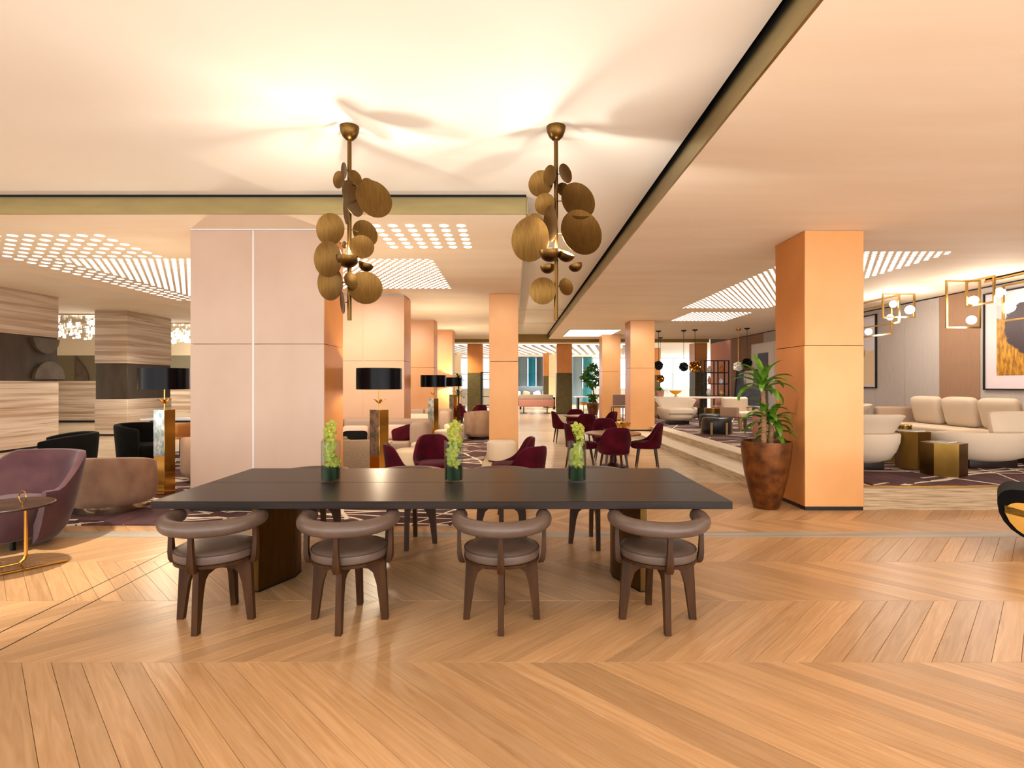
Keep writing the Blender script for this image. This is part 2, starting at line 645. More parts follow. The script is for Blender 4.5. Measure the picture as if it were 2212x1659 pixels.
STONEF = mat_stonefloor()
RUGM = mat_rug('plum_rug', 3)
RUGM2 = mat_rug('plum_lounge_rug', 9)
MARBLE = mat_marble('striped_marble', '#e2cfb8', '#bd9e80', '#96775a')
SEPIA = M('dark_bronze_panel', '#514539', .45, .3, col2='#463b30', scale=(5, 5, 1.5))

# ---- floors
fl = struct('floor', MB().box(-17, 12.5, -2.6, 5.26, -.25, -.008), OAKSUB, 'honey oak chevron plank floor around the long table', 'floor')
PW = .161          # plank pitch along the row
rows = [(2.075, 2.895, -1, 4.3), (2.895, 3.715, 1, 5.0), (3.715, 4.535, -1, 5.7), (4.535, 5.26, 1, 6.3)]


def plank_mesh(h, d):
    """chevron board lying across a row of height h; local x runs along the board"""
    w = PW * sin(pi / 4) - .0014
    L = h / sin(pi / 4)
    e = .0009
    # corners: ends are cut along the row edge
    s_ = d
    P = [(-L / 2 + s_ * w / 2 * -1, w / 2), (-L / 2 + s_ * w / 2, -w / 2), (L / 2 + s_ * w / 2, -w / 2), (L / 2 - s_ * w / 2, w / 2)]
    P = P[::-1] if d < 0 else P
    m = MB()
    n = 4
    cx = sum(p[0] for p in P) / 4
    ins = [(p[0] + (e if p[0] < cx else -e), p[1] * (1 - 2 * e / w)) for p in P]
    vs = [(a, b, -.0075) for a, b in P] + [(a, b, -.0014) for a, b in P] + [(a, b, 0) for a, b in ins]
    fs = [(3, 2, 1, 0)] + [(i, (i + 1) % 4, (i + 1) % 4 + 4, i + 4) for i in range(4)] + [(4 + i, 4 + (i + 1) % 4, 8 + (i + 1) % 4, 8 + i) for i in range(4)] + [(8, 9, 10, 11)]
    return m.add(vs, fs)


def lay_row(y0, y1, d, xa, xb, parent, z=0.0):
    first = None
    yc = (y0 + y1) / 2
    n = int((xb - xa) / PW) + 1
    off = random.random() * PW
    for i in range(n):
        x = xa + off + i * PW
        a = pi / 4 if d > 0 else -pi / 4
        if first is None:
            first = plank_mesh(y1 - y0 - .002, d).build('plank', OAK, parent, (x, yc, z), a)
        else:
            place('plank', first.data, parent, (x, yc, z), a)


for y0, y1, d, xm in rows:
    lay_row(y0, y1, d, -xm, xm, fl)
for x in (-3.09, -2.885):
    MB().box(x - .004, x + .004, 2.0, 5.26, -.004, .0012).build('brass_inlay', DKMETAL, fl)
MB().box(-17, 12.5, 5.262, 5.45, -.01, .001).build('stone_band', STONEBAND, fl)
fl2 = struct('floor_passage', MB().box(-17, 12.5, 5.26, 8.17, -.25, -.008), OAKSUB, 'oak chevron floor beyond the pale stone band', 'floor')
lay_row(5.45, 5.92, -1, -6.2, 6.6, fl2)
for k, (y0, y1) in enumerate(((5.92, 6.74), (6.74, 7.56), (7.56, 8.17))):
    lay_row(y0, y1, (1, -1)[k % 2], -1.3, (9.5, 4.6, 4.6)[k], fl2, -.0003)
MB().box(-17, -6.6, 5.45, 8.17, -.02, -.001).build('stone_margin', STONEF, fl2)
struct('floor_rear', MB().box(-20, 16, 8.17, 46, -.25, 0), STONEF, 'pale polished stone floor running to the back of the lobby', 'floor')

rug = MB().box(-7.4, -.56, 5.69, 20.6, 0, .012).build('area_rug', RUGM)
tag(rug, 'plum rug with thin white lines under the armchairs behind the table', 'rug')

# ---- raised lounge with steps
TREAD = M('pale_tread_stone', '#e2d3bd', .35, col2='#d2bfa4', scale=(14, 1.2, 4), ramp=(.35, .7), detail=6)
pf = struct('floor_platform', MB().box(4.0, 8.85, 7.07, 21.6, -.1, .272).box(4.174, 12, 6.4, 7.07, -.1, .272), TRAVERT, 'raised travertine lounge floor behind the copper column', 'floor')
MB().box(3.46, 4.0, 7.07, 21.6, 0, .128).build('step_riser', TRAVERT, pf)
MB().box(3.45, 4.0, 7.07, 21.6, .1282, .143).build('step_tread', TREAD, pf)
MB().box(3.985, 4.35, 7.075, 21.6, .2722, .286).build('edge_slab', TREAD, pf)
MB().box(4.174, 12, 6.385, 6.43, .2722, .287).build('brass_nosing', BRASS, pf)
rug2 = MB().box(4.36, 8.8, 6.44, 21.4, .2725, .2875).build('lounge_rug', RUGM2)
tag(rug2, 'plum rug crossed by white lines on the raised lounge', 'rug')

# ---- ceilings
ZS, ZU = 3.323, 3.515
struct('ceiling', MB().box(-17, 1.42, -2.6, 5.715, ZU, ZU + .12).box(.154, 1.42, 5.715, 21.8, ZU, ZU + .12), CEIL, 'smooth cream raised ceiling over the long table', 'ceiling')
struct('ceiling_gap', MB().box(-17, 1.5, -2.6, 21.8, ZU + .125, ZU + .16), BLACK, 'dark shadow gap around the raised ceiling', 'ceiling')
cl = struct('ceiling_left', MB().box(-7.85, .15, 5.78, 21.8, ZS, ZU + .1), SOFFIT, 'lowered peach ceiling over the rug lounge', 'ceiling')
crt = struct('ceiling_right', MB().box(1.48, 12.5, -2.6, 21.8, ZS, ZU + .1), SOFFIT, 'lowered peach ceiling over the passage and raised lounge', 'ceiling')
struct('ceiling_far_left', MB().box(-20, -7.85, 5.78, 46, 3.62, 3.8), SOFFITL, 'cream ceiling above the marble columns', 'ceiling')
struct('ceiling_rear', MB().box(-7.85, 16, 21.95, 46, 3.5, 3.8), CEIL, 'white ceiling of the far bright room', 'ceiling')
MB().box(-17, .154, 5.76, 5.779, ZS, ZU - .012).build('fascia_strip', FASCIA, cl)
MB().box(-17, .154, 5.765, 5.779, ZU - .0115, ZU + .12).build('shadow_gap', BLACK, cl)
MB().box(1.465, 1.479, -2.6, 21.8, ZU - .0115, ZU + .12).build('shadow_gap', BLACK, crt)
MB().box(.1505, .17, 5.76, 21.8, ZS, ZU - .012).build('fascia_return', FASCIA, cl)
MB().box(1.46, 1.479, -2.6, 21.8, ZS, ZU - .012).build('fascia_strip', FASCIA, crt)
struct('beam_header', MB().box(-7.85, 8.0, 21.8, 21.95, 3.19, ZU + .1), M('header_bronze', '#8a6a2c', .45, .4), 'bronze header beam across the back of the lounge', 'beam')
for y in (14.6, 17.8):
    MB().box(.18, 1.42, y, y + .02, ZU - .004, ZU).build('ceiling_joint', M('joint_line', '#b58f6b', .8), bpy.data.objects['ceiling'])

# ---- perforated light panels in the ceilings
DOTMESH = MB().cyl((0, 0), .053, -.004, 0, 16).build('light_disc', DOTL, cl)


def dot_panel(label, x0, x1, nx, y0, y1, ny, z, r=1.0, used=[0]):
    t = thing('ceiling_light_panel', label, 'ceiling light', ((x0 + x1) / 2, (y0 + y1) / 2, z), group='perforated ceiling light panels')
    for i in range(nx):
        for j in range(ny):
            o = place('light_disc', DOTMESH.data, t, (x0 + (x1 - x0) * i / max(nx - 1, 1) - (x0 + x1) / 2, y0 + (y1 - y0) * j / max(ny - 1, 1) - (y0 + y1) / 2, 0))
            o.scale = (r, r, 1)
    return t


def dot_field(t, x0, x1, px, y0, y1, py, r, skip=None):
    m = MB()
    o = t.location
    nx, ny = int((x1 - x0) / px + .5) + 1, int((y1 - y0) / py + .5) + 1
    for i in range(nx):
        for j in range(ny):
            x, y = x0 + i * px + (j % 2) * px / 2, y0 + j * py
            if skip and skip(x, y):
                continue
            m.cyl((x - o.x, y - o.y), r, -.004, 0, 7)
    f = m.build('small_light_discs', DOTL, t)
    f['kind'] = 'stuff'
    return f


p1 = dot_panel('six by six block of round lights in the ceiling behind the chandeliers', -1.57, -.586, 6, 6.18, 7.144, 6, ZS)
p2 = dot_panel('broad field of round ceiling lights above the black armchairs', -7.2, -5.06, 11, 6.59, 7.66, 6, ZS)
for x in (-7.22, -7.01, -6.8):
    for j in range(19):
        place('light_disc', DOTMESH.data, p2, (x - p2.location.x, 7.86 + .21 * j - p2.location.y, 0))
dot_field(p2, -6.62, -3.95, .112, 7.84, 11.8, .094, .031)
p3 = thing('ceiling_light_panel', 'dense block of small ceiling lights in front of the second blush column', 'ceiling light', (-2.4, 9.0, ZS), group='perforated ceiling light panels')
dot_field(p3, -3.6, -1.26, .112, 7.86, 10.25, .094, .031)
p4 = thing('ceiling_light_panel', 'long dense field of small ceiling lights above the raised lounge', 'ceiling light', (5.1, 10, ZS), group='perforated ceiling light panels')
dot_field(p4, 4.12, 6.05, .112, 7.42, 12.9, .094, .031)
p5 = thing('ceiling_light_panel', 'short field of small ceiling lights past the dracaena plant', 'ceiling light', (5.1, 14.6, ZS), group='perforated ceiling light panels')
dot_field(p5, 4.6, 6.05, .112, 13.7, 15.5, .094, .031)
COL.objects.unlink(DOTMESH)
p6 = thing('ceiling_light_panel', 'plain white luminous panel in the ceiling above the passage', 'ceiling light', (2.8, 19.25, ZS), group='perforated ceiling light panels')
MB().box(-.86, .86, -1.3, 1.3, -.006, 0).build('diffuser', M('white_diffuser', '#f4f2ee', .5, emit=1.3), p6)
m = MB()
for a in ((-.9, .9, -1.34, -1.3), (-.9, .9, 1.3, 1.34), (-.9, -.86, -1.3, 1.3), (.86, .9, -1.3, 1.3)):
    m.box(*a, -.012, 0)
m.build('frame', WHITE, p6)
# lattice light in the far room
p7 = thing('lattice_ceiling_light', 'white diagonal lattice light on the ceiling of the far room', 'ceiling light', (0, 31, 3.5))
MB().box(-5, 6, -4, 4, -.03, 0).build('diffuser', M('far_diffuser', '#fff6ea', .5, emit=1.6), p7)
m = MB()
for k in range(26):
    x = -5.4 + k * .46
    m.bar((x, -4, -.06), (x + 1.6, 4, -.06), .16, .05)
f = m.build('lattice_bars', M('lattice_grey', '#b9b2ab', .6), p7)

# ---- the columns
SEAM = 1.957


def panel_set(t, faces, z0, z1, gap=.004):
    """faces: (name, mat, x0,x1,y0,y1) boxes split at the shared seam height"""
    for nm, mt, x0, x1, y0, y1 in faces:
        MB().rbox(x0, x1, y0, y1, z0, SEAM - gap / 2, .003, 1).build(nm, mt, t)
        MB().rbox(x0, x1, y0, y1, SEAM + gap / 2, z1, .003, 1).build(nm, mt, t)


def wide_column(label, xr, y, w=1.57, d=.69, trim=True, face=None):
    face = face or PINKLIT
    zb_ = .0125
    t = thing('column', label, 'column', (xr - w / 2, y, zb_), group='blush panelled columns', kind='structure')
    h = w / 2
    ZT = ZS - zb_
    MB().box(-h + .02, h - .02, .02, d - .02, 0, ZT).build('core', BLACK, t)
    xs = -h + .735
    z0, z1 = .06, ZT - .02
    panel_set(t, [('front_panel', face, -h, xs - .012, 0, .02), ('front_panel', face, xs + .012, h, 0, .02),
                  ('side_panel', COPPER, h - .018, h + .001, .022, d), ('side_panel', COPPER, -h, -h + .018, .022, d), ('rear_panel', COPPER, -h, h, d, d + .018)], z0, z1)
    MB().box(xs - .012, xs + .012, .004, .02, z0, z1).build('trim_strip', WHITE if trim else face, t)
    MB().box(-h - .004, h + .004, -.004, d, 0, .06).build('plinth', BLACK, t)
    MB().box(-h, h, .0, .02, ZT - .018, ZT - .002).build('cap_strip', WHITE, t)
    return t


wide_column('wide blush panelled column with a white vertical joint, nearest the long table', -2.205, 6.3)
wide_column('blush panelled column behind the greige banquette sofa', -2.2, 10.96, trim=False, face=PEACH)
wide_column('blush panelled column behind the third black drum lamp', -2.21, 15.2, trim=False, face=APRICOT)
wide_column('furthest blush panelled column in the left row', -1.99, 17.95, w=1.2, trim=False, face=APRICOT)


def copper_column(label, x0, x1, y, z0, d=.7, front=None, zt=ZS, half=None):
    t = thing('column', label, 'column', ((x0 + x1) / 2, y, z0), group='copper panelled columns', kind='structure')
    h = (x1 - x0) / 2
    zt -= z0
    front = front or COPPERLIT
    MB().box(-h + .02, h - .02, .02, d - .02, 0, zt).build('core', BLACK, t)
    sm = (half or SEAM) - z0
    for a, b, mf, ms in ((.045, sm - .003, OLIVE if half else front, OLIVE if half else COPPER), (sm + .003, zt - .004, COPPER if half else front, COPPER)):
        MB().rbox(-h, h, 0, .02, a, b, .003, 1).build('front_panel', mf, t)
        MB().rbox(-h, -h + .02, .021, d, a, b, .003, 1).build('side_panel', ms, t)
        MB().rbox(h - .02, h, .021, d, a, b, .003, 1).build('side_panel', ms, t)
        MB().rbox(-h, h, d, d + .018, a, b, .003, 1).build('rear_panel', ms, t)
    MB().box(-h + .004, h - .004, .004, d, 0, .045).build('plinth', BLACK, t)
    return t


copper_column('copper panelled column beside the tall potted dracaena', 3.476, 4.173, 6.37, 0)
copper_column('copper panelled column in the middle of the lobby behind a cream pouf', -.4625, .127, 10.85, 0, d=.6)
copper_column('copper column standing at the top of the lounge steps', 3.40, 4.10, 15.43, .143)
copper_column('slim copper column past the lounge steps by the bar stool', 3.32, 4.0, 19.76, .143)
copper_column('half olive half copper column beside the far pot plant', -2.23, -1.46, 26.8, 0, half=2.05, zt=3.5)
copper_column('half olive half copper column beyond the pink bench', 2.24, 3.0, 26.8, 0, half=2.05, zt=3.5)
copper_column('half olive half copper column next to the tall black shelf', 7.5, 8.0, 22.0, 0, half=2.0, zt=3.19)
copper_column('small copper column with an olive foot far behind the pink bench', 2.0, 2.3, 34, 0, half=2.0, zt=3.5)
copper_column('pale cream and tan column far behind the pink bench', 2.32, 2.85, 34, 0, zt=3.5, front=M('cream_panel', '#f2d4a4', .5))
copper_column('pale cream column far beyond the fourth drum lamp', -3.75, -3.25, 34, 0, zt=3.5, front=M('cream_panel', '#f2d4a4', .5))
copper_column('distant half olive column seen past the yellow bowl', 7.3, 8.3, 30, 0, half=2.0, zt=3.5)


# ---- striped marble columns on the far left
def marble_block(name, label, x0, x1, y0, y1, zb0, zb1, zt):
    t = thing(name, label, 'column', ((x0 + x1) / 2, (y0 + y1) / 2, 0), group='striped marble columns', kind='structure')
    a, b = (x1 - x0) / 2, (y1 - y0) / 2
    MB().rbox(-a, a, -b, b, .05, zb0, .006, 1).build('lower_marble', MARBLE, t)
    MB().rbox(-a + .02, a - .02, -b + .02, b - .02, zb0 + .004, zb1 - .004, .004, 1).build('bronze_band', SEPIA, t)
    MB().rbox(-a, a, -b, b, zb1, zt, .006, 1).build('upper_marble', MARBLE, t)
    MB().box(-a + .03, a - .03, -b + .03, b - .03, 0, .05).build('plinth', BLACK, t)
    return t


mb1 = marble_block('column', 'striped marble column cut by the left picture edge with a carved dark band', -13.2, -11.1, 10.2, 13.15, 1.57, 2.62, 3.62)
marble_block('column', 'free-standing striped marble column with a dark bronze band', -12.05, -11.1, 15.5, 17.5, 1.06, 2.10, 3.62)
# carved scoop on the band of the near marble column
for (yy, a0, a1, zc, R) in ((12.85, 0, 180, 1.62, .42), (12.75, 180, 360, 2.58, .36)):
    pts = [(R * cos(radians(a0 + (a1 - a0) * k / 14)), R * sin(radians(a0 + (a1 - a0) * k / 14))) for k in range(15)]
    mt_ = Matrix.Translation((1.06, yy - 11.675, zc)) @ Matrix(((0, 0, 1, 0), (1, 0, 0, 0), (0, 1, 0, 0), (0, 0, 0, 1)))
    MB().slab(pts, mt_, .1).build('carved_lobe', M('carved_bronze', '#6d6152', .4, .4, col2='#5d5143', scale=(4, 4, 4)), mb1)
# marble wall behind them
wl = struct('wall_left', MB().box(-20, -9.8, 21.0, 21.4, 0, 1.62), MARBLE, 'striped marble wall behind the marble columns', 'wall')
MB().box(-20, -9.8, 21.05, 21.4, 1.62, 2.62).build('bronze_band', M('olive_bronze', '#7d745c', .4, .4), wl)
MB().box(-20, -9.8, 21.05, 21.4, 2.62, 3.62).build('upper_panel', M('upper_cream', '#e8d5b4', .5), wl)
for x in (-17.1, -16.1, -18.1):
    pts = [(0, 0), (.55, 0), (.5, .25), (.38, .5), (.18, .75), (0, .95)]
    mt_ = Matrix.Translation((x, 21.03, 1.65)) @ Matrix(((1, 0, 0, 0), (0, 0, 1, 0), (0, 1, 0, 0), (0, 0, 0, 1)))
    MB().slab(pts, mt_, .1).build('carved_lobe', M('carved_bronze', '#6d6152', .4, .4), wl)
MB().box(-20, -9.8, 20.98, 21.0, 0, .08).build('plinth', BLACK, wl)
struct('wall_far_left', MB().box(-20.2, -20, 5, 46, 0, 3.8), M('warm_wall', '#e3cba8', .7), 'warm cream wall on the far left', 'wall')

# ---- wall on the right: upholstered panels
wr = struct('wall_right', MB().box(8.87, 9.1, 2.5, 24.0, 0, 3.8), BLACK, 'grey and tan fabric panelled wall of the raised lounge', 'wall')
GREYP = M('grey_fabric_panel', '#bdb3ac', .85, col2='#b5aaa3', scale=(40, 60, 4), detail=3)
TANP = M('tan_fabric_panel', '#9d7a61', .85, col2='#95735b', scale=(40, 60, 4), detail=3)
BRNP = M('brown_panel', '#9a6a3c', .6)
PNKP = M('pink_fabric_panel', '#d99a86', .8)
ys = [3.3, 4.3, 5.27, 6.24, 7.21, 8.2, 9.18, 10.15, 11.12, 12.09, 13.06, 14.03, 15.0, 15.97, 16.94, 17.9, 18.9, 19.85, 20.8, 21.7, 23.9]
for i in range(len(ys) - 1):
    mt_ = TANP if i in (7, 2, 12, 16, 17) else (BRNP if i == 18 else (PNKP if i == 19 else GREYP))
    MB().rbox(8.845, 8.87, ys[i] + .004, ys[i + 1] - .004, .29, 3.295, .004, 1).build('wall_panel', mt_, wr)

# ---- far glazed wall
wb = struct('wall_back', MB().box(-20, 16, 40, 40.3, 0, 1.1).box(-20, 16, 40, 40.3, 3.45, 3.8), M('far_wall', '#ece3d6', .8), 'white back wall around the far windows', 'wall')
DAY = M('daylight_glass', '#e6f1fb', .2, emit=2.8)
for k in range(9):
    x0 = -12 + k * 3.0
    w = thing('window_%d' % (k + 1), 'tall bright window number %d along the far glazed wall' % (k + 1), 'window', (x0 + 1.5, 40.1, 1.1), kind='structure')
    w['group'] = 'far windows'
    w['label'] = 'tall daylit window in the far glazed wall'
    MB().box(-1.42, 1.42, 0, .03, .06, 2.3).build('pane', DAY, w)
    m = MB()
    m.box(-1.5, -1.42, -.05, .08, 0, 2.35).box(1.42, 1.5, -.05, .08, 0, 2.35).box(-1.42, 1.42, -.05, .08, 0, .06).box(-1.42, 1.42, -.05, .08, 2.29, 2.35)
    m.box(-.03, .03, -.04, .08, .06, 2.29).box(-1.42, 1.42, -.04, .08, 1.1, 1.15)
    m.build('window_frame', M('pale_frame', '#cfd3d4', .5), w)
wr2 = struct('wall_rear_right', MB().box(15.8, 16, 24, 40, 0, 3.8), DAY, 'glazed side of the far bright room', 'wall')
struct('wall_rear_left', MB().box(-8.0, -7.85, 22, 40, 0, 3.8), M('warm_wall', '#e3cba8', .7), 'warm cream wall behind the far pot plant', 'wall')


# ================================================================ THE LONG TABLE AND ITS CHAIRS
t = thing('long_table', 'long dark stained oak table with two folded brass pedestals', 'table', (-.45, 4.105, 0))
MB().rbox(-1.86, 1.86, -.675, -.0015, .70, .75, .003, 1).build('top_board', DARKOAK, t)
MB().rbox(-1.86, 1.86, .0015, .675, .70, .75, .003, 1).build('top_board', DARKOAK, t)
MB().rbox(-1.62, 1.62, -.5, .5, .672, .699, .003, 1).build('sub_frame', DARKOAK, t)
for s in (-1, 1):
    pl = [(s * 1.42, -.24), (s * 1.375, -.24), (s * 1.235, .06), (s * 1.235, .19), (s * 1.375, .49), (s * 1.42, .49)]
    pl = pl if s > 0 else pl[::-1]
    MB().prism(pl, .012, .671).build('pedestal', BRONZE, t)
    MB().prism([(x * .998, y) for x, y in pl], 0, .012).build('pedestal_foot', DKMETAL, t)


def make_swivel(label, loc, rz):
    t = thing('swivel_chair', label, 'chair', loc, rz, 'leather swivel chairs around the long table')
    prof = [(.02, .335), (.12, .325), (.15, .30), (.172, .23), (.205, 0), (.245, 0), (.226, .384), (.17, .384), (.15, .372), (.02, .372)]
    for k in range(4):
        a = k * pi / 2
        mt_ = Matrix.Rotation(a, 4, 'Z') @ Matrix(((1, 0, 0, 0), (0, 0, 1, 0), (0, 1, 0, 0), (0, 0, 0, 1)))
        MB().slab(prof, mt_, .036).build('leg', WALNUT, t)
    MB().cyl((0, 0), .05, .335, .388, 16).build('swivel_hub', DKMETAL, t)
    MB().lathe([(.05, .386), (.215, .386), (.238, .392), (.24, .412), (.05, .412)], 36).build('seat_ring', WALNUT, t)
    st = MB().lathe([(.05, .413), (.226, .413), (.236, .42), (.239, .445), (.236, .466), (.222, .476), (.15, .484), (.05, .487), (.002, .4875)], 40).build('seat', LEATHER, t)
    m = MB()
    for z, r in ((.4665, .2365), (.4185, .2365)):
        m.tube([(r * cos(2 * pi * k / 40), r * sin(2 * pi * k / 40), z) for k in range(40)], .0035, 6, closed=True)
    m.build('piping', PIPING, st)
    # padded horseshoe rail
    path, rad = [], []
    n = 40
    for k in range(n + 1):
        ph = radians(-112 + 224 * k / n)
        e = min(k, n - k)
        path.append((.266 * sin(ph) * 1.02, -.272 * cos(ph) - .012, .641 + .010 * (abs(ph) / 1.95) ** 2))
        rad.append({0: .016, 1: .040, 2: .046}.get(e, .0475))
    rl = MB().tube(path, rad, 14).build('back_rail', LEATHER, t)
    for ph in (-84, 0, 84):
        p = radians(ph)
        dx, dy = sin(p), -cos(p)
        ring = []
        for r, z, w, d in ((.238, .372, .03, .012), (.252, .376, .036, .03), (.262, .40, .044, .034), (.268, .44, .042, .03), (.27, .52, .03, .026), (.27, .625, .024, .022)):
            c = Vector((dx * r, dy * r - .006, z))
            u, v = Vector((-dy, dx, 0)), Vector((dx, dy, 0))
            ring.append([c + u * w / 2 + v * d / 2, c - u * w / 2 + v * d / 2, c - u * w / 2 - v * d / 2, c + u * w / 2 - v * d / 2])
        MB().loft(ring).build('post', WALNUT, t)
    return t


sw = make_swivel('leather swivel chair at the left front corner of the long table', (-1.89, 3.435, 0), 0)
for x, y, a, lab in ((-1.035, 3.435, 0, 'second leather swivel chair from the left on the near side of the table'),
                     (-.066, 3.435, 0, 'leather swivel chair in front of the middle vase'),
                     (.93, 3.435, 0, 'leather swivel chair by the right front end of the table'),
                     (-1.85, 5.06, pi, 'leather swivel chair tucked behind the table beside the wide blush column'),
                     (-.95, 5.06, pi, 'leather swivel chair behind the table left of the middle vase'),
                     (-.1, 5.06, pi, 'leather swivel chair behind the table right of the middle vase'),
                     (.777, 5.06, pi, 'leather swivel chair behind the right end of the table')):
    dup(sw, (x, y, 0), a, lab)

# ---- vases of orchids
bm_ = MB()
for k in range(5):
    a = 2 * pi * k / 5 + .3
    q = Matrix.Rotation(a, 3, 'Z')
    L, w = .042, .012 + (.003 if k % 2 else 0)
    rg = []
    for t_, ww, z in ((0, .3, 0), (.3, .9, .005), (.6, 1.1, .006), (.85, .75, .001), (1, .15, -.006)):
        rg.append([q @ Vector((t_ * L, sg * w * ww, z + (.003 if sg else .0) + o)) for sg, o in ((-1, 0), (0, -.001), (1, 0), (0, -.003))])
    bm_.loft(rg)
BLM = bm_.build('bloom', BLOOM).data
LPM = MB().sbox((.004, 0, .006), .018, .014, .014, .8, .8, 10, 6).build('lip', LIP).data
for nm in ('bloom', 'lip'):
    COL.objects.unlink(bpy.data.objects[nm])
    bpy.data.objects.remove(bpy.data.objects[nm])


def vase(x, lab, seed):
    rnd = random.Random(seed)
    y, z = 4.12, .75
    t = thing('glass_vase', 'clear cylinder glass vase ' + lab, 'vase', (x, y, z), group='orchid vases on the long table')
    R, H = .073, .315
    MB().lathe([(.002, 0), (R - .004, 0), (R, .004), (R, H), (R - .004, H), (R - .004, .016), (.002, .014)], 32).build('glass', GLASSM, t)
    MB().lathe([(.002, .018), (R - .0055, .018), (R - .0055, .115), (.002, .115)], 28).build('water', WATER, t)
    m = MB()
    for k in range(9):
        a = 2 * pi * k / 9 + rnd.random() * .4
        rr = R - .010 - .006 * (k % 2)
        rg = []
        for s in range(5):
            aa = a + (s - 2) * .22
            hh = .115 + .014 * sin(s * 1.2 + k)
            rg.append([Vector((rr * cos(aa), rr * sin(aa), .02)), Vector((rr * cos(aa), rr * sin(aa), hh)), Vector(((rr - .003) * cos(aa), (rr - .003) * sin(aa), hh)), Vector(((rr - .003) * cos(aa), (rr - .003) * sin(aa), .02))])
        m.loft(rg)
    m.build('leaf_lining', GREEN, t)
    f = thing('orchid_spray', 'yellow green orchid spray standing in the vase ' + lab, 'flowers', (x, y, z + .03), group='orchid sprays in the vases')
    m = MB()
    for s in range(2):
        ox = -.015 + .03 * s
        m.tube([(ox, 0, .0), (ox * 1.2, .008, .14), (ox * .6 + .01, -.004, .27), (ox + (.03 if s else -.02), -.01, .36)], [.004, .0035, .003, .002], 6)
    m.build('stem', LEAF, f)
    for k in range(13):
        zz = .10 + .30 * k / 12 + rnd.uniform(-.01, .01)
        a = rnd.uniform(0, 2 * pi) if k % 3 else -pi / 2 + rnd.uniform(-.6, .6)
        wide = .036 if zz < .29 else .05
        p = Vector((cos(a) * wide * rnd.uniform(.4, 1), sin(a) * wide * rnd.uniform(.4, 1), zz))
        o = place('bloom', BLM, f, p)
        d = Vector((cos(a) * .8 + rnd.uniform(-.3, .3), sin(a) - .5, rnd.uniform(.1, .7)))
        o.rotation_euler = d.to_track_quat('Z', 'Y').to_euler()
        s_ = rnd.uniform(1.0, 1.35)
        o.scale = (s_, s_, s_)
        place('lip', LPM, o)


vase(-1.39, 'near the left end of the long table', 1)
vase(-.447, 'at the middle of the long table', 2)
vase(.497, 'near the right end of the long table', 5)


# ================================================================ CHANDELIERS
def chandelier(label, x, y, discs, bowls, zlow):
    """discs: (dx, dz, rx, ry, side, dy)   in metres from the rod; rx/ry = how far the disc faces the viewer"""
    t = thing('disc_chandelier', label, 'chandelier', (x, y, ZU), group='brass disc chandeliers over the long table')
    MB().lathe([(.075, 0), (.076, -.006), (.07, -.04), (.055, -.075), (.03, -.1), (.012, -.106)], 28).build('ceiling_cup', BRONZE, t)
    MB().tube([(0, 0, -.1), (0, 0, zlow - ZU)], .0165, 12).build('rod', BRONZE, t)
    for dx, z, rx, ry, sd, dy in discs:
        R = max(rx, ry)
        k = min(.97, min(rx, ry) / R)
        nx = sd * sqrt(1 - k * k)
        o = MB().dish((0, 0, 0), (nx, -k, .12 * sd), R, R * .13, .004, 32).build('disc', BRONZE, t)
        o.location = (dx, dy, z - ZU)
        # short arm from rod to disc
        if (abs(dx) + abs(dy)) > .03:
            a = Vector((0, 0, z - ZU))
            b = Vector((dx, dy, z - ZU))
            MB().tube([a, a + (b - a) * .55], .004, 6).build('arm', BRONZE, t)
    for dx, z, R, ax, dy, lit in bowls:
        o = MB().bowl((0, 0, 0), ax, R).build('bowl', BRONZE, t)
        o.location = (dx, dy, z - ZU)
        if lit:
            MB().sbox((0, 0, R * -.25), R * .8, R * .8, R * .8, 1, 1, 12, 8).build('bulb', BULB, o)
            light('chandelier_bulb', 'POINT', (dx, dy, z - ZU + .045), lit, (1, .94, .83), radius=.03, parent=t)
    return t


S = 4.21 / 1160


def dconv(lst, x0):
    out = []
    for px, py, rx, ry, sd, dy in lst:
        out.append(((px - x0) * S, 1.5 + (829 - py) * S, rx * S, ry * S, sd, dy))
    return out


L1 = dconv([(740, 366, 10, 17, -1, .02), (735, 393, 15, 18, -1, -.05), (768, 387, 11, 17, 1, -.03), (786, 388, 13, 15, 1, .10), (810, 433, 33, 41, 1, -.04),
            (768, 435, 12, 38, 1, -.07), (738, 446, 13, 29, -1, .10), (715, 497, 33, 34, -1, -.03), (780, 495, 22, 30, 1, .11), (782, 534, 25, 26, 1, -.02),
            (713, 563, 35, 38, -1, -.06), (709, 610, 37, 33, -1, .03), (790, 622, 35, 36, 1, -.02), (763, 609, 10, 18, 1, -.07), (736, 652, 11, 24, -1, .03), (735, 522, 6, 8, -1, .09)], 754)
B1 = [((754 - 754) * S, 1.5 + (829 - 557) * S, .088, (.05, -.02, 1), -.05, 38), ((785 - 754) * S, 1.5 + (829 - 566) * S, .06, (.3, .1, 1), .07, 14)]
chandelier('brass disc chandelier hanging over the left half of the long table', -1.274, 4.21, L1, B1, 2.0)
L2 = dconv([(1168, 394, 26, 28, -1, .02), (1186, 385, 12, 21, -1, -.06), (1221, 376, 15, 21, 1, -.02), (1219, 403, 15, 16, 1, .06), (1249, 434, 41, 38, 1, -.01),
            (1176, 443, 21, 23, -1, -.03), (1155, 472, 20, 22, -1, .12), (1145, 515, 40, 48, -1, .02), (1255, 504, 46, 50, 1, -.04), (1187, 490, 12, 37, -1, -.09),
            (1172, 629, 28, 29, -1, -.02), (1224, 617, 16, 19, 1, .04)], 1201)
